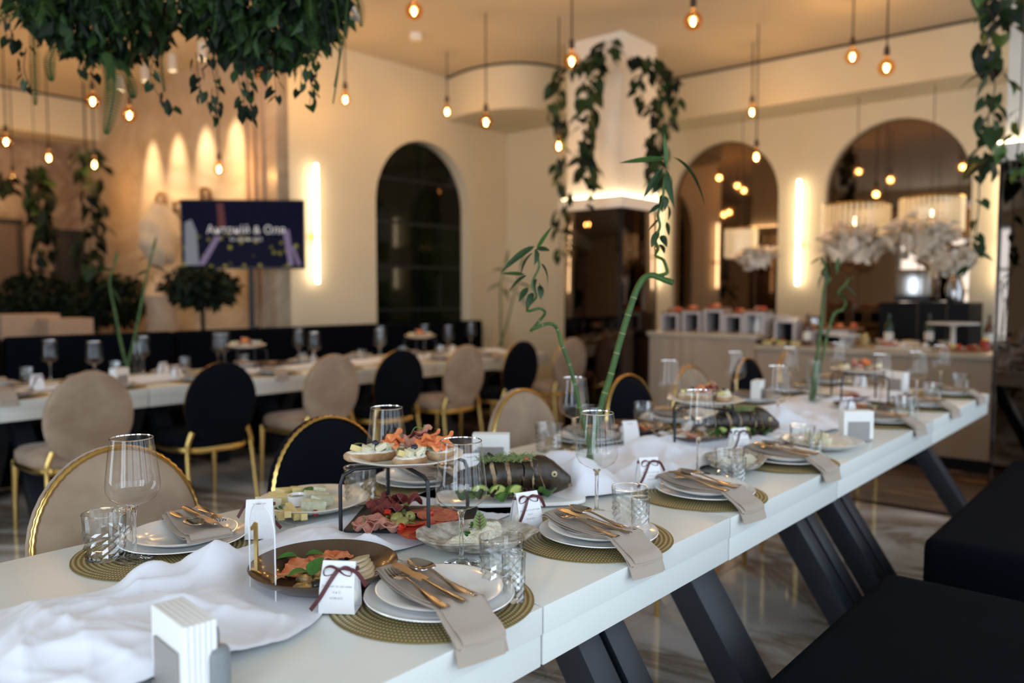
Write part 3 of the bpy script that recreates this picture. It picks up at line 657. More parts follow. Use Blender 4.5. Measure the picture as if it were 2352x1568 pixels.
for px, py, who in ((1180, 1382, 'at the first camera-side setting'), (285, 1258, 'at the first chair-side setting'), (1470, 1230, 'at the second camera-side setting'), (1695, 1122, 'at the third camera-side setting'), (1872, 1048, 'at the fourth camera-side setting'), (2098, 965, 'at the fifth camera-side setting'), (1278, 1030, 'at the third chair-side setting')):
    shot(px, py, who)
# rear table settings, far away: mats, plates, glasses
for k in range(9):
    X = 0.95+0.56*k
    who = '%s chair-side setting of the rear table' % ORD[k]
    setting(X, 4.98, 0, who, cutl=False)
    who2 = '%s bench-side setting of the rear table' % ORD[k]
    setting(X+0.1, 5.56, PI, who2, cutl=False)
for k, (px, py) in enumerate(((82, 868), (218, 880), (272, 850), (440, 838), (516, 845), (590, 822), (722, 840), (850, 815), (872, 828), (956, 808), (1030, 812), (1060, 800))):
    p = at(px, py, T); place(P_wine, Vector((p.x, min(5.7, max(4.85, p.y)), T+0.004)), 0, 'wine glass on the rear table, %s from the left' % ORD[k])
for k, (px, py) in enumerate(((62, 880), (258, 862), (415, 850), (560, 842), (695, 838), (830, 830), (925, 822), (1010, 818))):
    p = at(px, py, T); place(P_tum, Vector((p.x, min(5.7, max(4.85, p.y)), T+0.004)), 0, 'tumbler on the rear table, %s from the left' % ORD[k])

# ------------------------------------------------------------------ crumpled chiffon runner
DISH = []   # (x, y, r) where a dish presses the cloth flat
def flat_at(x, y, r): DISH.append((x, y, r))
def d2(px, py, z=T): p = at(px, py, z); return (p.x, p.y)
BR = d2(745, 1334); CHS = (1.235, 1.765); SL = (1.325, 1.462); SAL = d2(1094, 1262); FISH = d2(1172, 1150)
for c, r in ((BR, 0.15), (CHS, 0.16), (SL, 0.17), (SAL, 0.135), (FISH, 0.15), (d2(1350, 1095), 0.05), (d2(787, 1400), 0.05)): flat_at(c[0], c[1], r)
for q in SN: p = at(q[0], q[1], T); flat_at(p.x, 1.06, 0.19)
for q in SF: p = at(q[0], q[1], T); flat_at(p.x, 1.735, 0.19)
def press(x, y):
    k = 1.0
    for a, b, r in DISH:
        d = math.hypot(x-a, y-b); k = min(k, max(0.0, min(1.0, (d-r)/0.07)))
    return k*k*(3-2*k)
def runner(name, x0, x1, cy, hw, amp, seed, label, nx, ny, bumps=()):
    rs = np.random.default_rng(seed); waves = [(rs.uniform(5, 22), rs.uniform(0, PI), rs.uniform(0, 6.28), rs.uniform(0.3, 1)) for _ in range(7)]; fine = [(rs.uniform(26, 48), rs.uniform(0, PI), rs.uniform(0, 6.28), rs.uniform(0.4, 1)) for _ in range(5)]
    mb = MB()
    def f(u, v):
        x = x0+(x1-x0)*u; s_ = (v-0.5)*2
        w = hw(x)*(1+0.10*math.sin(x*9+seed+s_*2)); y = cy(x)+s_*w
        wx, wy = x+0.05*math.sin(y*13+seed), y+0.05*math.sin(x*11+seed*2)
        h = 0
        for kf, an, ph, a in waves: h += a*(1-abs(math.sin((wx*math.cos(an)+wy*math.sin(an))*kf+ph)))**2.0*(8/kf)**0.7
        for kf, an, ph, a in fine: h += 0.16*a*(1-abs(math.sin((wx*math.cos(an)+wy*math.sin(an))*kf+ph+2*math.sin(wx*7+wy*5))))**3
        h = amp(x)*h/3.0
        for bx, by, br_, bh in bumps: h += bh*math.exp(-((x-bx)**2+(y-by)**2)/(br_*br_))
        edge = min(1, (1-abs(s_))*4, u*14, (1-u)*14); h *= 0.35+0.65*max(0, edge)
        k = press(x, y); yy = min(max(y, NY0+0.03), NY1-0.03)
        return (x, yy, T+0.0035+h*k+0.0015*(1-k))
    mb.grid(f, nx, ny); o = mb.build(name, 'cloth', sharp=80); return tag(o, label, 'table runner')
def lerp_tab(tab):
    def g(x):
        for (a, va), (b, vb) in zip(tab, tab[1:]):
            if x <= b: t = max(0, (x-a)/(b-a)); return va+(vb-va)*t
        return tab[-1][1]
    return g
runner('table_runner', 0.30, 1.62, lerp_tab([(0.3, 1.34), (0.72, 1.345), (0.9, 1.40), (1.1, 1.46), (1.62, 1.5)]), lerp_tab([(0.3, 0.25), (0.62, 0.225), (0.78, 0.22), (0.95, 0.17), (1.62, 0.16)]),
       lerp_tab([(0.3, 0.075), (0.75, 0.075), (1.0, 0.05), (1.62, 0.04)]), 3, 'crumpled white chiffon runner along the front half of the table', 230, 90,
       bumps=((0.68, 1.50, 0.05, 0.05), (0.80, 1.50, 0.06, 0.05), (0.55, 1.30, 0.12, 0.03), (0.93, 1.60, 0.05, 0.05), (1.12, 1.38, 0.04, 0.03)))
runner('table_runner', 1.50, 5.0, lerp_tab([(1.5, 1.48), (2.2, 1.42), (3.0, 1.40), (5.0, 1.42)]), lerp_tab([(1.5, 0.16), (2.1, 0.24), (2.6, 0.25), (3.4, 0.26), (5.0, 0.2)]),
       lerp_tab([(1.5, 0.06), (2.1, 0.07), (2.8, 0.06), (5.0, 0.05)]), 11, 'crumpled white chiffon runner along the far half of the table', 330, 60,
       bumps=((1.80, 1.40, 0.10, 0.075), (1.88, 1.32, 0.07, 0.04), (2.45, 1.45, 0.08, 0.05), (3.3, 1.35, 0.12, 0.07), (3.0, 1.5, 0.1, 0.05)))

# ------------------------------------------------------------------ food materials
M['brown_plate'] = mat('bronze_glaze', (0.085, 0.045, 0.024), 0.16, coat=0.4, var=0.25, vscale=14)
M['slate'] = mat('black_slate', (0.010, 0.012, 0.016), 0.6, bump=0.15, bscale=80)
M['stone_dish'] = mat('speckled_stone', (0.56, 0.53, 0.47), 0.7, col2=(0.26, 0.22, 0.17), vscale=42, bump=0.5, bscale=45)
M['salmon'] = mat('cured_salmon', (0.56, 0.135, 0.045), 0.3, col2=(0.66, 0.24, 0.12), vscale=30, sss=0.2)
M['salmon_red'] = mat('salmon_orange', (0.80, 0.20, 0.055), 0.3, col2=(0.84, 0.33, 0.14), vscale=45, sss=0.2)
M['whitefish'] = mat('white_fish', (0.60, 0.48, 0.30), 0.35, col2=(0.66, 0.58, 0.42), vscale=25, sss=0.2)
M['basil'] = mat('basil_leaf', (0.055, 0.20, 0.025), 0.35, col2=(0.03, 0.12, 0.018), vscale=25)
M['mussel'] = mat('mussel_meat', (0.62, 0.34, 0.10), 0.3, col2=(0.10, 0.07, 0.03), vscale=75, sss=0.1)
M['black_olive'] = mat('black_olive', (0.008, 0.007, 0.012), 0.2)
M['green_olive'] = mat('green_olive', (0.30, 0.27, 0.075), 0.25, col2=(0.24, 0.22, 0.06), vscale=40)
M['pickle'] = mat('pickle', (0.12, 0.14, 0.03), 0.35, var=0.4, vscale=50)
M['bresaola'] = mat('dark_cured_beef', (0.13, 0.018, 0.020), 0.35, col2=(0.20, 0.04, 0.035), vscale=30)
M['prosciutto'] = mat('pink_ham', (0.42, 0.12, 0.095), 0.4, col2=(0.58, 0.30, 0.22), vscale=22)
M['salami'] = mat('salami', (0.32, 0.04, 0.032), 0.4, col2=(0.48, 0.13, 0.09), vscale=90)
M['chorizo'] = mat('chorizo', (0.46, 0.045, 0.015), 0.35, col2=(0.30, 0.02, 0.012), vscale=70)
M['chili'] = mat('red_chili', (0.52, 0.03, 0.012), 0.2)
M['sprout'] = mat('green_sprout', (0.10, 0.22, 0.04), 0.5)
M['cheese'] = mat('yellow_cheese', (0.74, 0.60, 0.26), 0.5, var=0.06, vscale=30, sss=0.15)
M['brie'] = mat('pale_cheese', (0.78, 0.72, 0.52), 0.55, var=0.06, vscale=30, sss=0.15)
M['blue_cheese'] = mat('blue_cheese', (0.74, 0.72, 0.54), 0.5, col2=(0.52, 0.56, 0.40), vscale=60)
M['berry'] = mat('blueberry', (0.012, 0.014, 0.035), 0.4)
M['raspberry'] = mat('raspberry', (0.33, 0.015, 0.025), 0.35)
M['sauce'] = mat('berry_sauce', (0.10, 0.015, 0.012), 0.12)
M['parsley'] = mat('parsley', (0.03, 0.12, 0.02), 0.5)
M['bread'] = mat('bread_crumb', (0.66, 0.50, 0.33), 0.9, col2=(0.76, 0.66, 0.50), vscale=50, bump=0.6, bscale=90)
M['crust'] = mat('bread_crust', (0.30, 0.15, 0.06), 0.8, col2=(0.52, 0.34, 0.19), vscale=30, bump=0.5, bscale=60)
M['cream'] = mat('cream_cheese', (0.84, 0.82, 0.76), 0.5)
M['cucumber'] = mat('cucumber', (0.42, 0.50, 0.18), 0.35)
M['cuc_skin'] = mat('cucumber_skin', (0.03, 0.09, 0.015), 0.4)
M['crumble'] = mat('crumbled_cheese', (0.76, 0.69, 0.50), 0.85, col2=(0.84, 0.80, 0.66), vscale=70, bump=0.9, bscale=160)
M['fish_dark'] = mat('smoked_fish_skin', (0.010, 0.007, 0.004), 0.35, col2=(0.042, 0.024, 0.010), vscale=30, bump=0.2, bscale=70)
M['fish_meat'] = mat('fish_flesh', (0.42, 0.30, 0.17), 0.5, col2=(0.12, 0.06, 0.03), vscale=30)
M['eye'] = mat('fish_eye', (0.55, 0.45, 0.25), 0.2)
M['lime'] = mat('lime_flesh', (0.46, 0.54, 0.14), 0.3, sss=0.2)
M['lime_rind'] = mat('lime_rind', (0.12, 0.22, 0.03), 0.4)
M['lettuce'] = mat('lettuce', (0.08, 0.19, 0.025), 0.45, col2=(0.03, 0.09, 0.015), vscale=25)
M['radicchio'] = mat('radicchio', (0.04, 0.008, 0.014), 0.45)
M['dill'] = mat('dill', (0.17, 0.22, 0.07), 0.6)
M['sorrel'] = mat('sorrel_leaf', (0.14, 0.22, 0.04), 0.4)
M['vein'] = mat('sorrel_vein', (0.10, 0.012, 0.018), 0.4)
M['tomato'] = mat('tomato', (0.55, 0.06, 0.03), 0.25)

def leaf_mesh(name, m, L, W, cup=0.2, curl=0.2, heart=0.0, n=8, nw=5):
    mb = MB()
    def f(u, v):
        s_ = (v-0.5)*2; w = W/2*(math.sin(PI*u**0.72)**0.85 if heart == 0 else (math.sin(PI*(0.12+0.88*u)**0.62)))+0.0002
        y = L*u - heart*L*abs(s_)*max(0, (0.35-u))*1.0
        return (s_*w, y, -curl*L*u*u+cup*w*s_*s_)
    mb.grid(f, n, nw); return mb.mesh(name, m, sharp=80)
def ruffle(r, fold, amp, seed, name, m, thick=0.0012, nu=16, nv=22, edge=0.5):
    rs = random.Random(seed); a, b, c = rs.uniform(0, 6), rs.uniform(2.5, 4), rs.uniform(0.7, 1.2); mb = MB()
    def f(u, v):
        th = 2*PI*v; q = r*u*(1+0.12*math.sin(3*th+a)); x, y = q*math.cos(th), q*math.sin(th)*fold
        return (x, y, 0.002+amp*(0.5+0.5*math.sin(x/r*b*1.6+a)*math.cos(y/r*b+a*c))+amp*edge*u*u*abs(math.sin(2*th+a))-(0.5-edge)*amp*u**4)
    mb.grid(f, nu, nv); return mb.mesh(name, m, thick=thick, sharp=80)
def cylinder_slice(r, h, n=20, wob=0.06, seed=0):
    rs = random.Random(seed); a = rs.uniform(0, 6)
    return MB().lathe([(0.0001, 0), (r*0.97, 0), (r, h*0.3), (r, h*0.7), (r*0.97, h), (0.0001, h)], n, rad=lambda i, j, t: 1+wob*math.sin(2*t+a)+wob*0.5*math.sin(5*t+a))
def olive(name, m, loc, rot, label, r=0.0105, hole=True, group=None):
    if hole: mb = MB().lathe([(0.0028, 0.55*r), (0.003, 1.02*r), (0.005, 1.12*r)]+[(r*math.sin(q), 1.28*r*math.cos(q)) for q in [PI*i/10 for i in range(2, 10)]]+[(0.0001, -1.28*r)], 16).lathe([(0.0001, 0.5*r), (0.0028, 0.55*r)], 16)
    else: mb = MB().ell((0, 0, 0), (r, r, r*1.25), 16, 10)
    o = mb.build(name, m, loc=loc, rot=rot, sharp=60); return tag(o, label, 'olive', group)
def bits(name, m, c, rad, n, sz, seed, label, cat, h=0.01):
    rs = random.Random(seed); mb = MB()
    for _ in range(n):
        q = rs.uniform(0, 6.28); d = rad*math.sqrt(rs.random()); s_ = sz*rs.uniform(0.6, 1.2)
        p = Vector((d*math.cos(q), d*math.sin(q), rs.uniform(0, h))); e = Vector((rs.uniform(-1, 1), rs.uniform(-1, 1), rs.uniform(-0.2, 0.9))).normalized()*s_
        mb.tube([p, p+e*0.5+Vector((0, 0, s_*0.15)), p+e], [s_*0.06, s_*0.05, s_*0.02], 4)
    o = mb.build(name, m, loc=c); tag(o, label, cat, None, 'stuff'); return o

# ------------------------------------------------------------------ brown plate: salmon, mussels, white fish
bz = T+0.006
o = MB().lathe([(0.0001, 0), (0.095, 0), (0.11, 0.004), (0.138, 0.022), (0.1455, 0.033), (0.143, 0.0345), (0.132, 0.024), (0.108, 0.010), (0.09, 0.0065), (0.0001, 0.006)], 72).build('serving_plate', 'brown_plate', loc=(BR[0], BR[1], bz), sharp=70)
tag(o, 'large round glossy brown plate of salmon and mussels beside the table number', 'plate')
def onbr(px, py, dz=0.0): p = at(px, py, bz+0.008+dz); return Vector((p.x, p.y, p.z))
for k, (px, py, rz, sc) in enumerate(((690, 1302, 0.4, 1.0), (735, 1288, 1.2, 0.9), (775, 1284, 2.2, 0.9), (672, 1322, 2.9, 0.85))):
    tag(obj('salmon_slice', ruffle(0.036*sc, 0.8, 0.010, k, 'salmon_slice', 'salmon', 0.003), None, onbr(px, py), (0, 0, rz)), 'thin cured salmon slice on the brown plate', 'salmon slice', 'salmon slices on the brown plate')
for k in range(6):
    p = onbr(822+6*k-(k > 3)*6, 1288+8.5*k, 0.002*(6-k)*0.4)
    o = cylinder_slice(0.034, 0.005, 18, 0.1, k).build('fish_slice', 'whitefish', loc=p, rot=(R_(-14), R_(6), 0.5+0.12*k)); o.scale = (1.25, 0.62, 1)
    tag(o, 'pale white fish slice in the fan on the brown plate', 'fish slice', 'white fish slices on the brown plate')
basil = leaf_mesh('basil_leaf', 'basil', 0.052, 0.036, 0.35, 0.25, n=9, nw=7)
for px, py, dz, rz, rx, sc, lb in ((683, 1278, 0.012, 1.9, 0.2, 0.85, 'left leaf of the small basil tip on the salmon'), (702, 1275, 0.012, -1.4, 0.2, 0.8, 'round leaf of the small basil tip on the salmon'), (712, 1315, 0.016, 2.4, 0.35, 0.95, 'basil leaf lying left over the mussels'), (715, 1322, 0.022, -0.3, 0.7, 0.95, 'upright basil leaf in the middle of the brown plate'), (738, 1308, 0.020, -1.25, 0.15, 1.35, 'largest basil leaf on the brown plate')):
    tag(obj('basil_leaf', basil, None, onbr(px, py, dz), (rx, 0, rz+AZ-PI/2), sc), lb, 'leaf', 'basil leaves')
for k, (px, py) in enumerate(((690, 1350), (708, 1345), (722, 1318), (752, 1328), (730, 1340), (700, 1330))):
    rs = random.Random(k)
    o = MB().ell((0, 0, 0), (0.017, 0.010, 0.009), 16, 10, fn=lambda d, rs=rs, k=k: 1+0.16*math.sin(6*d[0]+k)*math.cos(5*d[1]+k)).build('mussel', 'mussel', loc=onbr(px, py, 0.012), rot=(0.3*k, 0.2, k*1.1), sharp=80)
    tag(o, 'shelled orange mussel on the brown plate', 'mussel', 'mussels on the brown plate')
olive('black_olive', 'black_olive', onbr(781, 1296, 0.011), (0.6, 0.3, 0), 'black olive by the white fish slices', 0.0115)
olive('black_olive', 'black_olive', onbr(727, 1345, 0.012), (1.2, 0.3, 0.6), 'black olive among the mussels', 0.0125)
olive('black_olive', 'black_olive', onbr(747, 1347, 0.011), (0.9, -0.3, 2), 'half hidden black olive behind the favour box', 0.011)

# ------------------------------------------------------------------ cured meats on slate, under the bruschetta stand
slz = T+0.006
sl = MB().box((0, 0, 0.004), (0.30, 0.22, 0.008)).build('slate_board', 'slate', loc=(SL[0], SL[1], slz), rot=(0, 0, R_(-52)), bevel=0.002, smooth=False); tag(sl, 'black slate board of cured meats under the first stand', 'board')
def onsl(px, py, dz=0.0): p = at(px, py, slz+0.010+dz); return Vector((p.x, p.y, p.z))
for k, (px, py, rz) in enumerate(((872, 1172, 0.3), (905, 1160, 1.4), (935, 1162, 2.0), (888, 1185, 2.7))):
    tag(obj('cured_beef_slice', ruffle(0.042, 0.75, 0.026, 20+k, 'cured_beef_slice', 'bresaola', 0.0015), None, onsl(px, py), (0, 0, rz)), 'dark ruffled cured beef slice at the back of the slate', 'meat slice', 'cured beef slices on the slate')
for k, (px, py, rz) in enumerate(((835, 1214, 0.3), (862, 1205, 1.3), (885, 1215, 2.0), (850, 1222, 2.6), (900, 1222, 0.9))):
    tag(obj('ham_slice', ruffle(0.036, 0.7, 0.020, 30+k, 'ham_slice', 'prosciutto', 0.0015), None, onsl(px, py), (0, 0, rz)), 'pink ruffled ham slice at the front of the slate', 'meat slice', 'ham slices on the slate')
sal_me = cylinder_slice(0.031, 0.003, 20, 0.03, 1).mesh('salami_slice', 'salami'); cho_me = cylinder_slice(0.027, 0.003, 20, 0.05, 2).mesh('chorizo_slice', 'chorizo')
for k, (px, py) in enumerate(((965, 1175), (990, 1172), (1012, 1180), (1030, 1186), (985, 1186), (1005, 1192))):
    tag(obj('salami_slice', sal_me, None, onsl(px, py, 0.003+0.0022*k), (R_(-7), R_(5), k)), 'round red salami slice at the back right of the slate', 'salami slice', 'salami slices on the slate')
for k, (px, py) in enumerate(((950, 1204), (975, 1204), (998, 1210), (940, 1218), (962, 1222), (985, 1226), (948, 1230), (966, 1232), (1000, 1216))):
    tag(obj('chorizo_slice', cho_me, None, onsl(px, py, 0.003+0.002*(9-k)*0.8), (R_(-8), R_(4), k*0.7)), 'orange-red chorizo slice at the front of the slate', 'sausage slice', 'chorizo slices on the slate')
olive('green_olive', 'green_olive', onsl(912, 1190, 0.022), (1.1, 0.2, 1.0), 'green olive at the left of the olive pile', 0.0135)
olive('green_olive', 'green_olive', onsl(923, 1202, 0.020), (0.3, 0.9, 0.0), 'lowest green olive in front of the pile', 0.0140, hole=False)
olive('green_olive', 'green_olive', onsl(942, 1186, 0.024), (1.25, 0.0, -0.85), 'green olive showing its pitted hole', 0.0130)
for k, (px, py, rz) in enumerate(((897, 1184, 0.2), (925, 1172, 0.8), (930, 1180, 1.7))):
    tag(MB().ell((0, 0, 0), (0.022, 0.007, 0.007), 12, 8, fn=lambda d: 1+0.05*math.sin(14*d[0])).build('pickle', 'pickle', loc=onsl(px, py, 0.010), rot=(0, 0.1, rz)), 'small green gherkin behind the olives', 'pickle', 'gherkins on the slate')
for k, (px, py, rx, lb) in enumerate(((922, 1210, 0.5, 'red chili ring in front of the green olives'), (988, 1178, 1.2, 'red chili ring on the salami'), (890, 1178, 0.8, 'red chili piece beside the cured beef'))):
    tag(MB().lathe([(0.006, -0.006), (0.0085, -0.006), (0.0085, 0.006), (0.006, 0.006)], 14, close=True).build('chili_ring', 'chili', loc=onsl(px, py, 0.020), rot=(rx, 0.3, k)), lb, 'chili')
for k, (px, py, lb) in enumerate(((925, 1168, 'pea sprout over the cured beef'), (840, 1202, 'pea sprout on the pink ham'), (945, 1208, 'pea sprout beside the chili ring'), (1000, 1168, 'pea sprout on the salami'))):
    t = thing('pea_sprout', lb, 'sprout', onsl(px, py, 0.016), k)
    MB().tube(spline([(-0.02, 0, 0), (-0.005, 0.004, 0.010), (0.012, 0, 0.008), (0.022, -0.003, 0.002)], 4), 0.0011, 5).build('stalk', 'sprout', t)
    lm = leaf_mesh('leaf', 'sprout', 0.012, 0.007, n=5, nw=3)
    for q, a in ((-0.004, 0.5), (0.012, -0.8), (0.02, 1.5)): obj('leaf', lm, t, (q, 0, 0.009), (0.3, 0, a))

# ------------------------------------------------------------------ stand with bruschetta
def bruschetta(c, rz, top, label, sx_=1.0):
    t = thing('bruschetta', label, 'bruschetta', c, rz); t.scale = (1.12, 1.12, 1.12)
    def outl(k): return [((0.047*k*math.cos(q)*(1+0.08*math.sin(q)))*sx_, 0.027*k*math.sin(q)) for q in [2*PI*i/28 for i in range(28)]]
    mb = MB(); vs = []; fs = []
    lay = ((0.0001, 0), (0.90, 0), (0.99, 0.005), (1.0, 0.014), (0.95, 0.0175)); 
    for i, (k, z) in enumerate(lay):
        vs += [(x*(1+0.035*math.sin(2.1*j)), y*(1+0.05*math.cos(1.7*j+1)), z+0.0012*math.sin(3.3*j)*(z > 0.01)) for j, (x, y) in enumerate(outl(k))]
        if i: fs += [((i-1)*28+j, (i-1)*28+(j+1) % 28, i*28+(j+1) % 28, i*28+j) for j in range(28)]
    mb.add(vs, fs); mb.build('crust', 'crust', t, sharp=70)
    mb = MB(); mb.prism(outl(0.93), 0.0165, 0.0185); mb.build('crumb', 'bread', t)
    mb = MB(); mb.grid(lambda u, v: ((u-0.5)*0.082*sx_*math.sqrt(max(0.02, 1-((v-0.5)*1.7)**2)), (v-0.5)*0.044, 0.0195+0.0035*math.sin(PI*u)*math.sin(PI*v)+0.001*math.sin(u*30)), 16, 10); mb.build('cream_layer', 'cream', t, thick=0.002, sharp=80)
    z = 0.024
    if top == 'cheese':
        for k, (x, y, m_, r) in enumerate(((-0.028, 0.004, 'cheese', 0.2), (-0.012, -0.006, 'brie', 0.7), (0.004, 0.006, 'blue_cheese', 1.2), (0.018, -0.004, 'brie', 0.4), (0.030, 0.003, 'blue_cheese', 0.9))):
            MB().prism([(-0.014, -0.010), (0.014, -0.010), (0.003, 0.013)], 0, 0.012).build('cheese_piece', m_, t, (x*sx_, y, z-0.002), (0.3*math.sin(k*2), 0.35*math.cos(k), r), bevel=0.001)
        obj('herb_leaf', leaf_mesh('herb_leaf', 'basil', 0.03, 0.016, 0.3, 0.2), t, (-0.03*sx_, 0.008, z+0.008), (0.2, 0, -1.2)); MB().ell((0.012, 0.004, z+0.012), (0.0075, 0.0075, 0.007), 12, 8).build('blueberry', 'berry', t)
    elif top == 'salmon':
        for k in range(3): obj('salmon_curl', ruffle(0.024, 0.9, 0.015, 50+k, 'salmon_curl', 'salmon_red', 0.004, 14, 24, 0.05), t, (-0.014+0.013*k, 0.003*(-1)**k, z+0.007*k), (0.3, 0.2*k, k*1.3))
        for k, x in enumerate((-0.034, 0.034)):
            MB().lathe([(0.0001, 0), (0.012, 0), (0.012, 0.002), (0.0001, 0.002)], 18).build('cucumber_slice', 'cucumber', t, (x*sx_, 0.006, z), (0.2, -0.3*(1 if k else -1), 0)); MB().lathe([(0.0119, 0), (0.013, 0), (0.013, 0.002), (0.0119, 0.002)], 18, close=True).build('cucumber_skin', 'cuc_skin', t, (x*sx_, 0.006, z), (0.2, -0.3*(1 if k else -1), 0))
    else:
        for k in range(3): obj('ham_curl', ruffle(0.026, 0.9, 0.018, 60+k, 'ham_curl', 'bresaola' if k == 1 else 'prosciutto', 0.002, 12, 18, 0.15), t, (-0.016+0.016*k, 0.003*(-1)**k, z+0.006*k), (0.3, 0.2*k, k*1.7))
        MB().tube(spline([(-0.02, 0, z+0.02), (-0.005, 0.004, z+0.034), (0.012, 0, z+0.030), (0.016, 0, z+0.038)], 4), 0.001, 5).build('sprout', 'sprout', t)
    return t
ruf_plate_prof = [(0.0001, 0.0), (0.07, 0.0), (0.085, 0.003), (0.135, 0.017), (0.142, 0.021), (0.139, 0.023), (0.10, 0.010), (0.082, 0.007), (0.0001, 0.006)]
def stand(cx, cy, rz, which, hgt=0.148, full=True):
    t = thing('serving_stand', 'black wire serving stand, %s' % which, 'stand', (cx, cy, T+0.006), rz)
    for s_ in (-1, 1):   # two bent rods crossing under the plate
        pts = [(s_*0.113, -0.125, 0.0), (s_*0.113, -0.125, hgt-0.035), (s_*0.108, -0.118, hgt-0.012), (s_*0.09, -0.098, hgt), (0, 0, hgt-0.004), (-s_*0.09, 0.098, hgt), (-s_*0.108, 0.118, hgt-0.012), (-s_*0.113, 0.125, hgt-0.035), (-s_*0.113, 0.125, 0.0)]
        pts = [(x, y, z-(0.006 if s_ > 0 and i in (3, 4, 5) else 0)) for i, (x, y, z) in enumerate(pts)]
        MB().tube(pts, 0.0048, 8).build('rod', 'black', t)
    z0 = T+0.006+hgt+0.003
    pl = MB().lathe(ruf_plate_prof, 72, rad=lambda i, j, th: 1+(0.018*math.sin(th*9)+0.01*math.sin(th*4+1)) if 3 <= i <= 6 else 1).build('ruffled_plate', 'cream_porcelain', loc=(cx, cy, z0), sharp=70)
    tag(pl, 'ruffled white plate of bruschetta on the stand, %s' % which, 'plate')
    return z0
z0 = stand(1.303, 1.464, R_(-67), 'first from the camera')
def onst(px, py, z): p = at(px, py, z+0.007); return p
for px, py, rz, tp, lb, sx_ in ((850, 1056, 0.15, 'cheese', 'long bruschetta with cheese and a blueberry at the left of the first stand', 1.2), (943, 1068, 0.55, 'cheese', 'bruschetta with cheese cubes at the front of the first stand', 0.85), (905, 1046, 1.35, 'salmon', 'small salmon bruschetta behind, on the first stand', 0.8), (985, 1046, 0.75, 'salmon', 'salmon bruschetta at the right of the first stand', 0.95), (965, 1036, 0.55, 'ham', 'cured ham bruschetta at the back of the first stand', 0.9), (1030, 1052, 0.85, 'salmon', 'cucumber and salmon bruschetta at the right rim of the first stand', 0.8)):
    p = onst(px, py, z0); v = Vector((p.x-1.303, p.y-1.464, 0)); v = v*min(1, 0.088/max(1e-6, v.length)); bruschetta((1.303+v.x, 1.464+v.y, z0+0.007), rz-0.75, tp, lb, sx_)
z1 = stand(2.73, 1.39, R_(-60), 'second from the camera')
for k, (px, tp, lb) in enumerate(((1580, 'cheese', 'cheese bruschetta on the second stand'), (1613, 'salmon', 'salmon bruschetta on the second stand'), (1640, 'ham', 'ham bruschetta on the second stand'), (1668, 'cheese', 'bruschetta with white cheese at the right of the second stand'))):
    p = at(px, 916-(6 if tp == 'ham' else 0)+(4 if k == 3 else 0), z1+0.007); v = Vector((p.x-2.73, p.y-1.39, 0)); v = v*min(1, 0.09/max(1e-6, v.length)); bruschetta((2.73+v.x, 1.39+v.y, z1+0.007), -0.6+0.3*k, tp, lb, 1.0)
z2 = stand(4.37, 1.34, R_(-60), 'third from the camera')
for k, (dx, dy, tp, lb) in enumerate(((-0.08, 0.05, 'cheese', 'cheese bruschetta on the third stand'), (-0.03, 0.0, 'ham', 'ham bruschetta on the third stand'), (0.04, -0.02, 'salmon', 'salmon bruschetta on the third stand'), (0.09, -0.05, 'cheese', 'small cheese bruschetta at the right of the third stand'))):
    bruschetta((4.37+dx, 1.34+dy, z2+0.007), 0.4*k, tp, lb, 0.9)

# ------------------------------------------------------------------ cheese platter
cz = T+0.006
def scallop(cx, cy, sx_, label):
    o = MB().lathe([(0.0001, 0), (0.08, 0), (0.092, 0.003), (0.135, 0.020), (0.145, 0.026), (0.141, 0.028), (0.10, 0.012), (0.09, 0.008), (0.0001, 0.007)], 80, rad=lambda i, j, th: 1+(0.02*abs(math.sin(th*6))+0.012*math.sin(th*2) if 3 <= i <= 6 else 0)).build('serving_plate', 'cream_porcelain', loc=(cx, cy, cz), rot=(0, 0, R_(-15)), sharp=70)
    o.scale = (sx_, 1, 1); return tag(o, label, 'plate')
scallop(CHS[0], CHS[1]-0.01, 1.0, 'scalloped off-white plate of cheeses by the first beige chair')
def onch(px, py, dz=0): p = at(px, py, cz+0.010+dz); return p
stick = MB().box((0, 0, 0), (0.066, 0.016, 0.016)).mesh('cheese_stick', 'cheese', bevel=0.0015)
for px, py, dz, rz, ry in ((650, 1182, 0.006, -0.35, 0.1), (672, 1174, 0.012, 0.1, -0.25), (690, 1180, 0.006, 0.05, 0.0), (660, 1178, 0.016, -0.2, 0.15), (628, 1178, 0.006, 0.5, 0.0)):
    tag(obj('cheese_stick', stick, None, onch(px, py, dz), (0, ry, rz+PI/2-0.35)), 'yellow cheese stick in the front pile of the cheese plate', 'cheese', 'cheese sticks on the cheese plate')
for px, py, rz, m_, lb in ((612, 1165, 0.6, 'brie', 'white-rinded cheese wedge at the left of the cheese plate'), (640, 1155, 0.2, 'cheese', 'upright yellow cheese wedge beside the sauce cup'), (655, 1142, 1.0, 'cheese', 'pointed yellow cheese wedge at the back'), (676, 1140, 2.0, 'cheese', 'second yellow cheese wedge at the back'), (722, 1150, 0.4, 'blue_cheese', 'blue cheese wedge right of the sauce cup'), (738, 1160, 0.9, 'blue_cheese', 'blue cheese crumb piece at the right'), (716, 1170, 0.2, 'blue_cheese', 'long blue cheese slice at the front right'), (732, 1138, 1.6, 'blue_cheese', 'blue cheese piece beside the green leaf')):
    o = MB().prism([(-0.032, -0.015), (0.032, -0.015), (0.024, 0.003), (-0.026, 0.018)], 0, 0.026).build('cheese_wedge', m_, loc=onch(px, py, 0.002), rot=(0.15, 0.1, rz-0.6), bevel=0.0015); tag(o, lb, 'cheese')
t = thing('sauce_cup', 'small white cup of dark berry sauce on the cheese plate', 'cup', onch(683, 1158), 0)
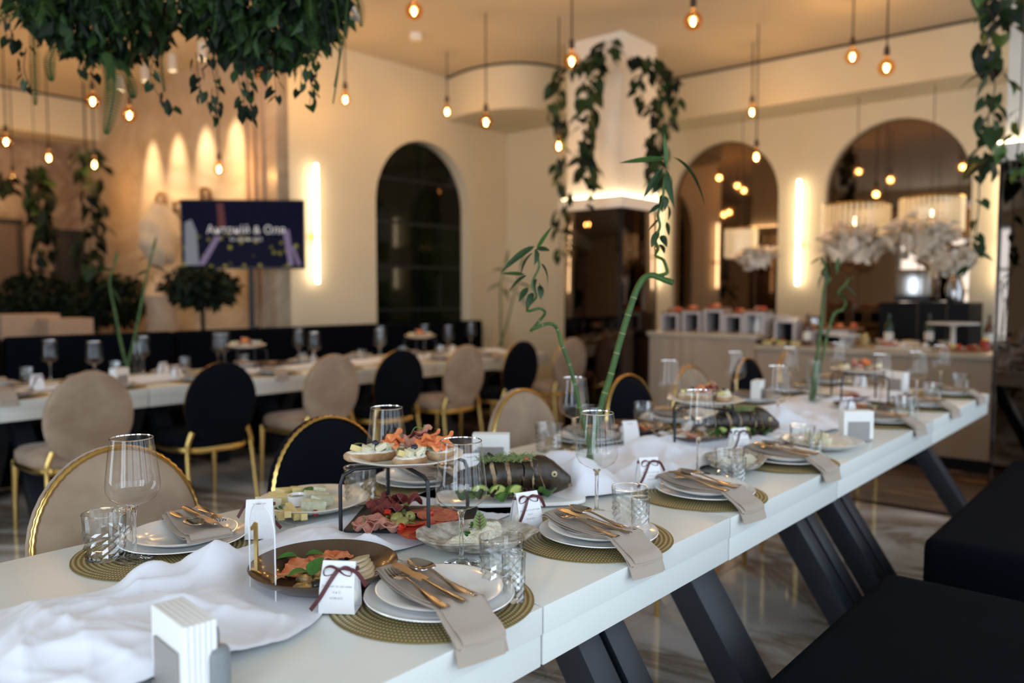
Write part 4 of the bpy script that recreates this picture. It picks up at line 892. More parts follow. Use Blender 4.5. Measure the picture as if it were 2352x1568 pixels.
MB().lathe([(0.0001, 0), (0.022, 0), (0.027, 0.024), (0.0275, 0.026), (0.0255, 0.026), (0.0235, 0.018), (0.0001, 0.016)], 36).build('cup', 'porcelain', t); MB().lathe([(0.0001, 0.0195), (0.0245, 0.0195)], 30).build('sauce', 'sauce', t)
for px, py, m_, nm, lb, r in ((724, 1178, 'raspberry', 'raspberry', 'red raspberry at the front of the cheese plate', 0.0085), (652, 1186, 'berry', 'blueberry', 'blueberry at the front of the cheese plate', 0.0072), (622, 1144, 'berry', 'blueberry', 'blueberry behind the cheese wedges', 0.0072), (628, 1188, 'berry', 'blueberry', 'blueberry beside the favour box', 0.0065)):
    tag(MB().ell((0, 0, 0), (r, r, r), 14, 10, fn=(lambda d: 1+0.12*abs(math.sin(9*d[0])*math.sin(9*d[1])*math.sin(9*d[2]))) if nm == 'raspberry' else None).build(nm, m_, loc=onch(px, py, r*0.8)), lb, 'berry')
pars = leaf_mesh('leaflet', 'parsley', 0.012, 0.010, 0.5, 0.2, n=6, nw=4)
def sprig(loc, n, label, me=pars, spread=0.010, seed=1, cat='herb'):
    rs = random.Random(seed); t = thing('herb_sprig', label, cat, loc, 0)
    for k in range(n): obj('leaflet', me, t, (rs.uniform(-spread, spread), rs.uniform(-spread, spread), rs.uniform(0, 0.008)), (rs.uniform(0.1, 0.9), rs.uniform(-0.5, 0.5), rs.uniform(0, 6.28)))
    return t
sprig(onch(638, 1172, 0.004), 9, 'parsley sprig in the middle of the cheese plate'); tag(obj('basil_leaf', basil, None, onch(706, 1140, 0.012), (0.6, 0.2, -0.8), 0.9), 'green leaf at the back of the cheese plate', 'leaf')

# ------------------------------------------------------------------ speckled stone dish of crumbled cheese
sz_ = T+0.006
def shell_dish(cx, cy, rz, label, k=1.0):
    o = MB().lathe([(0.0001, 0.004), (0.07, 0.003), (0.105, 0.016), (0.123, 0.030), (0.128, 0.034), (0.122, 0.037), (0.100, 0.024), (0.07, 0.013), (0.0001, 0.011)], 72, rad=lambda i, j, th: (1+(0.07*math.sin(th*2+0.4)+0.035*math.sin(th*5)+0.02*math.sin(th*9+1) if 2 <= i <= 6 else 0))).build('shell_dish', 'stone_dish', loc=(cx, cy, sz_), rot=(0, 0, rz), sharp=80)
    o.scale = (1.04*k, 0.78*k, 1); return tag(o, label, 'dish')
shell_dish(SAL[0], SAL[1], AZ-PI/2, 'speckled grey stone dish of crumbled cheese by the first wine glass')
def onsa(px, py, dz=0): return at(px, py, sz_+0.014+dz)
def crumb_mound(c, r, h, seed, label):
    rs = np.random.default_rng(seed); ph = rs.uniform(0, 6, 8); mb = MB()
    def f(u, v):
        th = 2*PI*v; q = u*(1+0.12*math.sin(2*th+ph[0])+0.06*math.sin(5*th+ph[1])); x, y = r[0]*q*math.cos(th), r[1]*q*math.sin(th)
        n_ = 0.5*math.sin(x*420+ph[2]+3*math.sin(y*310))*math.sin(y*390+ph[3]+3*math.sin(x*270))+0.5*math.sin(x*180+ph[4])*math.sin(y*210+ph[5])
        return (x, y, h*(1-u**2.6)*(0.85+0.15*math.sin(3*th+ph[6]))+0.0035*n_*(1-u*0.4))
    mb.grid(f, 26, 60); o = mb.build('crumbled_cheese_mound', 'crumble', loc=c, sharp=80); return tag(o, label, 'cheese')
crumb_mound(onsa(1062, 1252), (0.047, 0.036), 0.024, 1, 'front mound of crumbled white cheese in the stone dish'); crumb_mound(onsa(1115, 1228), (0.060, 0.034), 0.028, 2, 'rear mound of crumbled white cheese in the stone dish')
so = thing('sorrel_leaf', 'red-veined sorrel leaf standing in the crumbled cheese', 'leaf', onsa(1103, 1216, 0.022), AZ-PI/2)
obj('blade', leaf_mesh('blade', 'sorrel', 0.042, 0.030, 0.15, -0.05, n=10, nw=7), so, (0, 0, 0), (R_(68), 0, 0.2))
vm = MB(); vm.tube([(0, 0.002, 0.0012), (0, 0.038, 0.0032)], [0.0012, 0.0005], 5)
for k in range(4):
    for s_ in (-1, 1): vm.tube([(0, 0.007+0.007*k, 0.0014), (s_*0.0095, 0.014+0.007*k, 0.0034)], [0.0007, 0.0003], 4)
vm.build('veins', 'vein', so, (0, -0.001, 0), (R_(68), 0, 0.2))
sprig(onsa(1090, 1212, 0.02), 8, 'parsley tuft behind the sorrel leaf', seed=3); sprig(onsa(1068, 1230, 0.028), 5, 'parsley pinch on the front cheese mound', seed=4, spread=0.007)
# second stone dish farther along
q2 = d2(1690, 1078); shell_dish(q2[0], q2[1], 0.2, 'pale stone dish of crumbled cheese by the third camera-side setting', 1.0)
crumb_mound((q2[0]-0.05, q2[1]+0.02, sz_+0.013), (0.05, 0.035), 0.025, 5, 'left cheese mound in the second stone dish'); crumb_mound((q2[0]+0.05, q2[1]-0.01, sz_+0.013), (0.05, 0.035), 0.025, 6, 'right cheese mound in the second stone dish')

# ------------------------------------------------------------------ whole fish platters
def fish(cx, cy, rz, which, seed=1):
    pf = MB().prism([(0.205*math.copysign(abs(math.cos(q))**0.45, math.cos(q)), 0.088*math.copysign(abs(math.sin(q))**0.45, math.sin(q))) for q in [2*PI*i/48 for i in range(48)]], 0, 0.010).build('fish_platter', 'porcelain', loc=(cx, cy, T+0.006), rot=(0, 0, rz), bevel=0.003); tag(pf, 'long white platter under the %s whole fish' % which, 'platter')
    t = thing('whole_fish', '%s dark smoked whole fish with herbs on a platter' % which, 'fish', (cx, cy, T+0.018), rz)
    # head at +x
    def section(u):   # half height, half thickness
        return 0.058*max(0.05, math.sin(PI*min(1, (0.10+0.86*u))**1.15))**0.75, 0.030*max(0.05, math.sin(PI*(0.12+0.84*u)))**0.7
    def body(u0, u1, nm, m_):
        mb = MB()
        def f(a, b):
            u = u0+(u1-u0)*a; hh, tt = section(u); th = 2*PI*b; x = -0.15+0.30*u
            return (x, tt*math.cos(th)*1.15, 0.050+hh*0.80*math.sin(th)+0.004*math.sin(u*6))
        mb.grid(f, 14, 25); return mb.build(nm, m_, t, sharp=80)
    segs = [(0.02, 0.20), (0.215, 0.34), (0.355, 0.47), (0.485, 0.60), (0.615, 0.70)]
    for k, (a, b) in enumerate(segs):
        mb = MB(); n = 24
        def ring(u, sc): hh, tt = section(u); x = -0.15+0.30*u; return [(x+0.004*math.sin(3*q), sc*tt*1.15*math.cos(q), 0.050+sc*hh*0.80*math.sin(q)) for q in [2*PI*j/n for j in range(n)]]
        R0 = [ring(a, 0.02), ring(a, 0.97), ring(a+0.008, 1.0), ring((a+b)/2, 1.0), ring(b-0.008, 1.0), ring(b, 0.97), ring(b, 0.02)]
        vs = [p for r_ in R0 for p in r_]; fs = [(i*n+j, i*n+(j+1) % n, (i+1)*n+(j+1) % n, (i+1)*n+j) for i in range(6) for j in range(n)]
        mb.add(vs, fs).build('body_slice', 'fish_dark', t, sharp=60)
        MB().lathe([(0.0001, -0.006), (1.0, -0.006), (1.03, -0.002), (1.03, 0.002), (1.0, 0.006), (0.0001, 0.006)] if k in (1, 2, 4) else [(0.0001, -0.002), (0.93, -0.002), (0.93, 0.002), (0.0001, 0.002)], 20, rad=lambda i, j, t_: 1+0.03*math.sin(5*t_+i), X=Matrix.Translation((-0.15+0.30*b+0.003, 0, 0.050)) @ Matrix.Rotation(R_(78 if k % 2 else 84), 4, 'Y') @ Matrix.Diagonal((section(b)[0]*0.80, section(b)[1]*1.15, 1, 1))).build('cut_face', 'fish_meat', t)
    hd = MB()
    prof = [(0.705, 0.030, 0.050, 0.052), (0.75, 0.036, 0.057, 0.053), (0.82, 0.036, 0.056, 0.051), (0.90, 0.032, 0.046, 0.046), (0.97, 0.026, 0.033, 0.040), (1.03, 0.018, 0.021, 0.036), (1.06, 0.012, 0.014, 0.035)]
    n = 24; vs = []; fs = []
    for i, (u, tt, hh, zc_) in enumerate(prof):
        vs += [(-0.15+0.30*u, tt*math.cos(2*PI*j/n), zc_+hh*math.sin(2*PI*j/n)) for j in range(n)]
        if i: fs += [((i-1)*n+j, (i-1)*n+(j+1) % n, i*n+(j+1) % n, i*n+j) for j in range(n)]
    fs += [tuple(range(n)), tuple(range((len(prof)-1)*n, len(prof)*n))]
    h = hd.add(vs, fs).build('head', 'fish_dark', t, sharp=60)
    MB().lathe([(0.0001, 0), (0.0085, 0), (0.0075, 0.003), (0.0001, 0.0045)], 18, X=Matrix.Translation((0.118, -0.0315, 0.062)) @ Matrix.Rotation(R_(90), 4, 'X')).build('eye', 'eye', h); MB().lathe([(0.0001, 0), (0.004, 0), (0.0001, 0.0025)], 12, X=Matrix.Translation((0.118, -0.035, 0.062)) @ Matrix.Rotation(R_(90), 4, 'X')).build('pupil', 'black_olive', h)
    MB().tube([(0.158, -0.018, 0.028), (0.168, -0.008, 0.025), (0.169, 0.008, 0.025)], 0.005, 6).build('lip', 'fish_meat', h)
    MB().tube(spline([(0.072, -0.034, 0.090), (0.078, -0.036, 0.062), (0.092, -0.033, 0.025)], 4), 0.0018, 5).build('gill_edge', 'fish_meat', h)
    fb = lambda pts: MB().prism(pts, -0.0015, 0.0015)
    fb([(-0.145, 0.045), (-0.20, 0.085), (-0.185, 0.05), (-0.20, 0.01)]).build('tail_fin', 'fish_dark', t, rot=(R_(90), 0, 0))
    fb([(-0.10, 0.075), (-0.06, 0.120), (-0.03, 0.098), (0.01, 0.10)]).build('back_fin', 'fish_dark', t, rot=(R_(90), 0, 0))
    bits('dill_topping', 'dill', (0, 0, 0), 0.05, 420, 0.016, seed, 'x', None, 0.010); dt = bpy.context.scene.collection.objects[-1]
    del dt['label']; dt.parent = t; dt.location = (-0.01, 0, 0.094); dt.scale = (1.6, 0.55, 1)
    rs = random.Random(seed)
    def w(x, y, z=0.0): return Vector((cx, cy, T+0.018))+rotz((x, y, z), rz)
    for k in range(3):
        o = MB().prism([(0.026*math.cos(q), 0.026*math.sin(q)) for q in [PI*i/12 for i in range(13)]], -0.004, 0.004).build('lime_wedge', 'lime', loc=w(-0.085+0.05*k, -0.048-0.004*k, 0.012), rot=(R_(60), 0.2, rz+0.2*k), bevel=0.001)
        tag(o, 'lime slice leaning on the %s whole fish' % which, 'lime slice', 'lime slices at the %s fish' % which)
        MB().tube([(0.0262*math.cos(q), 0.0262*math.sin(q), 0) for q in [PI*i/12 for i in range(13)]], 0.0045, 5).build('rind', 'lime_rind', o)
    lm = [ruffle(0.034, 0.8, 0.022, seed*10+q, 'lettuce_leaf', 'lettuce' if q < 2 else 'radicchio', 0.0012) for q in range(3)]
    for k in range(7):
        o = obj('salad_leaf', lm[k % 3], None, w(-0.13+0.036*k, -0.052+rs.uniform(-0.01, 0.01), 0.002), (0.2, 0.1, k*1.3)); tag(o, 'ruffled salad leaf beside the %s whole fish' % which, 'salad leaf', 'salad leaves at the %s fish' % which)
    for k in range(5):
        o = MB().box((0, 0, 0), (0.014, 0.011, 0.008)).build('tomato_piece', 'tomato', loc=w(-0.06+0.034*k, rs.uniform(-0.012, 0.012), 0.100), rot=(rs.random(), rs.random(), rs.random()), bevel=0.002); tag(o, 'diced red pepper piece on top of the %s whole fish' % which, 'pepper piece', 'red pepper pieces on the %s fish' % which)
fish(FISH[0], FISH[1], R_(-44), 'first', 1)
f2 = d2(1695, 1008); fish(f2[0], f2[1], R_(-40), 'second', 2)

# ------------------------------------------------------------------ favour boxes
def text_mesh(body, size, m, font_scale=1.0, extr=0.0):
    cu = bpy.data.curves.new('txt', 'FONT'); cu.body = body; cu.size = size; cu.align_x = 'CENTER'; cu.align_y = 'CENTER'; cu.extrude = extr; cu.resolution_u = 2
    o = bpy.data.objects.new('txt', cu); COL.objects.link(o); bpy.context.view_layer.update()
    me = bpy.data.meshes.new_from_object(o.evaluated_get(bpy.context.evaluated_depsgraph_get())); bpy.data.objects.remove(o); bpy.data.curves.remove(cu)
    me.materials.clear(); me.materials.append(M[m]); return me
def mk_favour():
    t = thing('favour_box', 'x', 'favour box', (0, 0, 0), 0, 'white favour boxes with burgundy ribbon')
    w, d, h = 0.033, 0.021, 0.088
    front = MB(); 
    for s_ in (-1, 1):   # front and back sheets curve in to a flat pinched top
        front.grid(lambda u, v, s_=s_: ((v-0.5)*2*(w-0.003*u), s_*(d*(1-u**1.6)*1.0+0.0012+0.004*math.sin(PI*u)), h*u), 12, 6)
    front.build('card_sheet', 'paper', t, thick=0.0006, sharp=80)
    MB().box((0, 0, 0.0008), (2*w, 2*d, 0.0012)).build('base', 'paper', t)
    gs = MB()
    for s_ in (-1, 1): gs.grid(lambda u, v, s_=s_: (s_*(w-0.004-0.010*math.sin(PI*v)*(1-u)), (v-0.5)*2*(d*(1-u**1.6)+0.001)*0.96, 0.002+h*0.9*u), 8, 7)
    gs.build('side_gusset', 'paper', t, thick=0.0005, sharp=80)
    for s_ in (-1, 1): MB().ell((s_*0.021, -0.002, 0.024), (0.012, 0.013, 0.017), 14, 10).build('white_sweet', 'cream', t)
    rb = MB(); zb = h*0.86; rb.grid(lambda u, v: ((w+0.0025)*math.cos(2*PI*u), (0.0065)*math.sin(2*PI*u), zb+0.007*(v-0.5)), 33, 2); rb.build('ribbon_band', 'ribbon', t, thick=0.0005)
    bw = MB()
    for s_ in (-1, 1):
        lp = spline([(0, -0.011, zb), (s_*0.012, -0.013, zb+0.006), (s_*0.024, -0.013, zb+0.002), (s_*0.024, -0.012, zb-0.009), (s_*0.012, -0.011, zb-0.008), (0, -0.011, zb)], 4)
        bw.grid(lambda u, v, lp=lp: tuple(lp[int(round(u*(len(lp)-1)))]+Vector((0, 0.0065*(v-0.5), 0.002*(v-0.5)))), len(lp), 2)
    bw.ell((0, -0.0105, zb), (0.004, 0.003, 0.0035), 8, 6); bw.build('bow', 'ribbon', t, thick=0.0005)
    for s_, pts in ((-1, [(0, -0.010, zb), (-0.012, -0.020, zb-0.018), (-0.028, -0.026, zb-0.045), (-0.045, -0.030, zb-0.068)]), (1, [(0, -0.010, zb), (0.016, -0.014, zb+0.003), (0.034, -0.012, zb-0.004), (0.050, -0.006, zb-0.030)])):
        lp = spline(pts, 5); mb = MB(); mb.grid(lambda u, v, lp=lp: tuple(lp[int(round(u*(len(lp)-1)))]+Vector((0.0055*(v-0.5), 0, s_*0.0055*(v-0.5)))), len(lp), 2); mb.build('ribbon_tail', 'ribbon', t, thick=0.0005)
    for k, (tx, sz, zz) in enumerate((('Дякуємо за цей день', 0.0054, 0.048), ('А & О', 0.0056, 0.038), ('02.08.2025', 0.0054, 0.028))):
        y = -(d*(1-(zz/h)**1.6)+0.0012+0.004*math.sin(PI*zz/h)+0.0009); sl_ = math.atan2(d*0.45, h*0.6)
        obj('lettering', text_mesh(tx, sz, 'ink'), t, (0, y, zz), (R_(90)-sl_*0.6, 0, 0))
    return t
P_fav = mk_favour(); PROTOS.append(P_fav)
for px, py, rz, lb in ((782, 1404, -0.95, 'white favour box with burgundy bow in front of the brown plate'), (598, 1236, 2.5, 'white favour box seen from behind, beside the table number'), (1208, 1216, -0.35, 'white favour box with hanging ribbon in front of the fish head'), (1445, 1022, 2.6, 'white favour box standing on the runner behind the bamboo vase'), (1488, 1122, -0.6, 'white favour box behind the second camera-side tumbler'), (1078, 1112, 2.6, 'white favour box behind the first fish'), (1695, 1042, -0.5, 'white favour box beside the second fish'), (1945, 958, -0.5, 'white favour box by the fifth camera-side setting'), (1975, 890, -0.3, 'white favour box behind the third stand')):
    p = at(px, py, T); place(P_fav, Vector((p.x, p.y, T+0.005)), rz, lb)
for k, (px, py) in enumerate(((85, 895), (375, 862), (405, 870), (720, 835), (1040, 815))):
    p = at(px, py, T); place(P_fav, Vector((p.x, min(5.7, max(4.86, p.y)), T+0.005)), 0.3*k, 'white favour box on the rear table, %s from the left' % ORD[k])

# ------------------------------------------------------------------ table number
a, b = at(588, 1360, T), at(620, 1379, T); dv = (b-a); ang = math.atan2(dv.y, dv.x); cxy = (a+b)/2
t = thing('table_number', 'clear acrylic arch with a gold number one beside the brown plate', 'table number', (cxy.x, cxy.y, T+0.004), ang)
wd = 0.052; hh = 0.175
op = [(wd, 0)]+[(wd*math.cos(PI*i/16), hh-wd+wd*math.sin(PI*i/16)) for i in range(17)]+[(-wd, 0)]
XZ = Matrix(((1, 0, 0, 0), (0, 0, 1, 0), (0, 1, 0, 0), (0, 0, 0, 1)))
MB().add([(x, 0, z) for x, z in op], [tuple(range(len(op)))]).build('panel', 'acrylic', t, smooth=False)
MB().tube([(x, 0, z) for x, z in op], 0.0014, 6).build('edge', 'acrylic_edge', t)
g1 = [(-0.020, 0.030), (0.020, 0.030), (0.020, 0.037), (0.007, 0.037), (0.007, 0.130), (-0.004, 0.130), (-0.020, 0.116), (-0.018, 0.110), (-0.007, 0.116), (-0.007, 0.037), (-0.020, 0.037)]
MB().prism([(x-0.018, z+0.005) for x, z in g1], -0.0045, -0.0018, X=XZ).build('numeral', 'gold', t, smooth=False)

# ------------------------------------------------------------------ napkin holders and shakers
def holder(px, py, rz, lb, k=1.0):
    p = at(px, py, T); t = thing('napkin_holder', lb, 'napkin holder', (p.x, p.y, T+0.003), rz, 'napkin holders')
    MB().box((0, 0, 0.004), (0.11*k, 0.055, 0.008)).build('base', 'holder', t, bevel=0.002)
    for s_ in (-1, 1): MB().box((0, s_*0.0255, 0.040*k), (0.085*k, 0.004, 0.072*k)).build('side_plate', 'holder', t, bevel=0.002)
    nm = MB()
    for i in range(6): nm.box((0.001*math.sin(i*3), -0.0195+0.0078*i, 0.008+0.054*k), (0.118*k, 0.0072, 0.108*k))
    nm.build('napkin_stack', 'tissue', t, bevel=0.002)
    return t
holder(425, 1590, 1.48, 'holder of white paper napkins at the bottom edge of the picture', 1.0)
holder(1128, 1078, -0.90, 'holder of white paper napkins behind the bruschetta stand', 1.0); holder(1965, 1012, -0.80, 'holder of white paper napkins at the table edge, grey side showing', 1.0)
holder(1740, 925, 0.2, 'holder of white paper napkins in front of the third black chair', 1.0); holder(2060, 900, 1.2, 'holder of white paper napkins near the far end of the front table', 1.0)
def shaker(px, py, lb, h=0.075):
    p = at(px, py, T); t = thing('shaker', lb, 'shaker', (p.x, p.y, T+0.003), 0, 'grey salt and pepper shakers')
    MB().lathe([(0.0001, 0), (0.0175, 0), (0.018, 0.002), (0.0175, h*0.82), (0.0165, h*0.9)], 24).build('body', 'grey_plastic', t); MB().lathe([(0.0165, h*0.9), (0.013, h*0.97), (0.007, h), (0.0001, h*1.0)], 24).build('cap', 'grey_plastic', t)
shaker(478, 1552, 'grey shaker behind the nearest napkin holder'); shaker(502, 1605, 'grey shaker beside the nearest napkin holder'); shaker(1113, 1095, 'grey shaker beside the napkin holder behind the stand'); shaker(1098, 1088, 'second grey shaker behind the bruschetta stand')

# ------------------------------------------------------------------ more plates along the tables
def brown_plate(px, py, lb, lb2, z=T):
    p = at(px, py, z); y = p.y if p.y < 3 else min(5.6, max(4.95, p.y))
    o = MB().lathe([(0.0001, 0), (0.09, 0), (0.11, 0.004), (0.138, 0.022), (0.1455, 0.030), (0.142, 0.031), (0.108, 0.010), (0.0001, 0.006)], 48).build('serving_plate', 'brown_plate', loc=(p.x, y, z+0.006), sharp=70); tag(o, lb, 'plate')
    rs = random.Random(px)
    for k in range(7):
        m_ = ('salmon', 'mussel', 'whitefish', 'lettuce')[k % 4]; q = rs.uniform(0, 6.28); d = rs.uniform(0, 0.07)
        oo = obj('appetiser_piece', ruffle(0.028, 0.8, 0.018, px+k, 'appetiser_piece', m_, 0.002, 8, 14), None, (p.x+d*math.cos(q), y+d*math.sin(q), z+0.016), (0, 0, q)); tag(oo, 'appetiser piece on the %s' % lb2, 'appetiser', 'pieces on the %s' % lb2)
brown_plate(1455, 995, 'dark brown plate behind the favour box on the runner', 'dark plate behind the runner favour box'); brown_plate(1585, 1012, 'brown plate left of the second fish', 'brown plate left of the second fish')
brown_plate(1985, 945, 'brown plate of appetisers by the fifth camera-side setting', 'plate by the fifth camera-side setting'); brown_plate(10, 912, 'dark plate at the left end of the rear table', 'left end plate of the rear table'); brown_plate(620, 842, 'dark plate in the middle of the rear table', 'middle plate of the rear table')
q3 = d2(1900, 1030); scallop(q3[0], q3[1]+0.02, 1.0, 'off-white plate of cheese cubes by the fourth camera-side setting')
for k, (dx, dy, rz) in enumerate(((0.0, 0.0, 0.2), (-0.04, 0.02, 0.9), (0.04, 0.01, 0.4), (0.01, 0.05, 1.2), (-0.05, -0.03, 0.1))):
    o = MB().prism([(-0.024, -0.015), (0.024, -0.015), (0.018, 0.004), (-0.020, 0.016)], 0, 0.035).build('cheese_wedge', 'cheese' if k % 2 else 'brie', loc=(q3[0]+dx, q3[1]+0.02+dy, T+0.015), rot=(0.1, 0.1, rz), bevel=0.002); tag(o, 'cheese wedge on the plate by the fourth camera-side setting', 'cheese', 'cheese wedges on the second cheese plate')
q4 = d2(1905, 912); scallop(q4[0], q4[1], 1.0, 'off-white plate of cheese left of the third stand')
sl2 = MB().box((0, 0, 0.004), (0.30, 0.19, 0.008)).build('slate_board', 'slate', loc=(4.37, 1.42, T+0.006), bevel=0.002); tag(sl2, 'black slate board of cured meats under the third stand', 'board')
for k in range(8):
    tag(obj('salami_slice', sal_me if k % 2 else cho_me, None, (4.26+0.03*k, 1.40+0.03*math.sin(k*2), T+0.018+0.002*k), (0.1, 0.1, k)), 'red sausage slice on the slate under the third stand', 'sausage slice', 'sausage slices under the third stand')
for k, (px, py) in enumerate(((565, 800), (965, 775))):
    p = atY(px, py, 5.25); pl = MB().lathe(ruf_plate_prof, 40).build('ruffled_plate', 'cream_porcelain', loc=(p.x, 5.25, 0.93)); tag(pl, 'raised plate of bruschetta on the rear table, %s from the left' % ORD[k], 'plate')
    t = thing('serving_stand', 'wire stand under the raised plate on the rear table, %s from the left' % ORD[k], 'stand', (p.x, 5.25, T+0.002))
    for s_ in (-1, 1): MB().tube([(s_*0.12, -0.08, 0), (s_*0.12, -0.08, 0.15), (s_*0.1, -0.06, 0.172), (-s_*0.1, 0.06, 0.172), (-s_*0.12, 0.08, 0.15), (-s_*0.12, 0.08, 0)], 0.005, 6).build('rod', 'black', t)
    for j in range(4): bruschetta((p.x-0.075+0.05*j, 5.25+0.03*(-1)**j, 0.938), j, ('cheese', 'salmon', 'ham', 'cheese')[j], '%s bruschetta on the %s raised plate of the rear table' % (ORD[j], ORD[k]), 0.8)
runner_b = MB(); rs = np.random.default_rng(5)
runner_b.grid(lambda u, v: (0.3+5.6*u, 5.27+(v-0.5)*0.36*(1+0.2*math.sin(u*40)), T+0.006+0.03*abs(math.sin(u*47+3*v))*math.sin(PI*v)*(0.6+0.4*math.sin(u*21))), 220, 10); tag(runner_b.build('table_runner', 'cloth', sharp=80), 'crumpled white chiffon runner along the rear table', 'table runner')
holder(275, 890, 0.5, 'holder of white paper napkins behind the first rear beige chair'); 
p = at(795, 822, T); 

# ------------------------------------------------------------------ lucky bamboo in glass vases
M['vase_glass'] = thin_glass('vase_glass', (0.93, 0.96, 0.95), 1.6, edge=0.6)
M['water'] = thin_glass('water_surface', (0.90, 0.95, 0.92), 1.33)
bleaf = [leaf_mesh('bamboo_leaf', 'leaf', 0.16, 0.030, 0.25, c_, n=9, nw=5) for c_ in (0.15, 0.35, 0.55)]
bleaf_l = leaf_mesh('bamboo_leaf', 'bamboo', 0.16, 0.026, 0.25, 0.05, n=9, nw=5)
def vase(px, py, h, r, label):
    p = at(px, py, T); t = thing('glass_vase', label, 'vase', (p.x, p.y, T+0.004))
    MB().lathe([(0.0001, 0.0), (r, 0.0), (r, h)], 40).build('wall', 'vase_glass', t, sharp=60)
    MB().lathe([(r-0.0012, h-0.0012), (r+0.0012, h-0.0012), (r+0.0012, h+0.0012), (r-0.0012, h+0.0012)], 40, close=True).build('rim', 'glass_stem', t)
    MB().lathe([(0.0001, 0.0005), (r*0.98, 0.0005), (r*0.98, 0.012), (0.0001, 0.014)], 32).build('base', 'glass_stem', t)
    return p
def aim(o, p, q, roll=0.0):
    # lay a leaf's +y along p->q
    d = (q-p); L = d.length; d.normalize(); zz = Vector((0, 0, 1)) if abs(d.z) < 0.95 else -FW
    x = d.cross(zz).normalized(); z = x.cross(d); Mx = Matrix((x, d, z)).transposed().to_4x4()
    k = L/0.16; o.matrix_local = Matrix.Translation(p) @ Mx @ Matrix.Rotation(roll, 4, 'Y') @ Matrix.Diagonal((max(k, 0.75), k, k, 1))
def bamboo(pts, w0, r0, r1, leaves, label, nodes=True, dpt=None):
    # pts: picture points and depth offsets, laid out upright around depth w0
    P = [atD(x, y, w0+(dz if dz else 0)) for x, y, dz in pts]; base = P[0].copy()
    t = thing('bamboo_stem', label, 'bamboo', base)
    Q = spline([p-base for p in P], 6); n = len(Q)
    MB().tube(Q, [r0+(r1-r0)*i/(n-1) for i in range(n)], 10).build('stalk', 'bamboo', t, sharp=70)
    if nodes:
        acc = 0; step = 0.055
        for i in range(1, int(n*0.62)):
            acc += (Q[i]-Q[i-1]).length
            if acc > step:
                acc = 0; d = (Q[i]-Q[i-1]).normalized(); rr = (r0+(r1-r0)*i/(n-1))*1.08
                MB().tube([Q[i]-d*0.0015, Q[i]+d*0.0015], rr, 10).build('node', 'node', t)
    for k, (x0, y0, x1, y1, dz, kind) in enumerate(leaves):
        a = atD(x0, y0, w0)-base; b = atD(x1, y1, w0+dz)-base
        o = obj('leaf', bleaf_l if kind == 'l' else bleaf[k % 3], t); aim(o, a, b, random.uniform(-0.9, 0.9) if kind != 'l' else 0.6)
    return t
v1 = vase(1352, 1104, 0.225, 0.040, 'clear cylinder vase with two bamboo stems on the runner'); W1 = (v1-CPOS).dot(FW)
MB_w = MB().lathe([(0.0001, 0.09), (0.039, 0.09)], 32).build('water', 'water', loc=(v1.x, v1.y, T+0.004)); tag(MB_w, 'still water in the first bamboo vase', 'water')
bamboo([(1366, 1092, 0), (1350, 1010, 0), (1335, 950, 0), (1312, 850, 0), (1290, 790, 0), (1278, 752, -0.01), (1258, 743, -0.03), (1225, 755, -0.02), (1222, 757, 0.02), (1240, 735, 0.05), (1252, 718, 0.02), (1240, 708, -0.03), (1212, 714, -0.02), (1216, 700, 0.02), (1232, 680, 0.0), (1222, 650, 0.0), (1238, 612, 0.0), (1232, 575, 0)], W1, 0.0068, 0.003,
       [(1232, 575, 1268, 515, 0.0, 'l'), (1228, 565, 1146, 608, -0.03, 'd'), (1225, 580, 1182, 608, 0.03, 'd'), (1234, 570, 1262, 572, 0.02, 'd'), (1232, 572, 1238, 600, -0.04, 'd'), (1242, 605, 1284, 650, -0.03, 'd'), (1205, 630, 1152, 626, 0.02, 'l'), (1210, 632, 1162, 655, 0.0, 'd'), (1228, 640, 1218, 665, 0.03, 'd'), (1212, 660, 1190, 690, -0.02, 'd'), (1238, 650, 1250, 670, 0.0, 'd'), (1225, 672, 1205, 700, 0.02, 'd'), (1232, 640, 1222, 668, 0.04, 'd'), (1240, 655, 1246, 682, -0.02, 'd')],
       'left bamboo stem with a tight spiral and leaves, in the first vase')
bamboo([(1345, 1094, 0), (1362, 1010, 0), (1384, 920, 0), (1400, 870, 0), (1425, 780, 0), (1450, 700, 0), (1464, 662, 0), (1480, 638, 0), (1500, 632, -0.01), (1525, 642, -0.02), (1546, 649, -0.03)], W1, 0.0100, 0.0092, [], 'right thick bamboo stem bent over at the cut top, in the first vase')
bamboo([(1486, 634, 0), (1512, 632, -0.02), (1530, 628, -0.03), (1532, 620, -0.02), (1524, 598, 0.0), (1515, 592, 0.02), (1505, 585, 0.02), (1512, 570, 0), (1506, 550, 0), (1516, 520, 0), (1512, 490, 0), (1522, 460, 0), (1525, 420, 0), (1530, 395, 0)], W1, 0.006, 0.0035,
       [(1530, 385, 1528, 305, 0.0, 'l'), (1528, 365, 1420, 370, -0.04, 'l'), (1545, 360, 1647, 412, 0.03, 'd'), (1524, 385, 1470, 455, 0.03, 'd'), (1530, 390, 1540, 465, -0.04, 'd'), (1540, 400, 1562, 470, 0.02, 'd'), (1522, 392, 1500, 430, 0.05, 'd'), (1522, 445, 1512, 485, 0.02, 'd'), (1528, 450, 1535, 475, -0.02, 'd'), (1518, 470, 1485, 488, 0.0, 'd'), (1534, 470, 1546, 500, 0.03, 'd'), (1516, 505, 1480, 520, 0.02, 'd'), (1530, 510, 1540, 540, 0.0, 'd'), (1512, 530, 1496, 560, -0.02, 'd'), (1518, 540, 1532, 558, 0.02, 'd'), (1508, 556, 1500, 578, 0.0, 'd'), (1516, 560, 1530, 575, 0.02, 'd')],
       'upper bamboo shoot with long leaves growing from the bent stem', nodes=False)
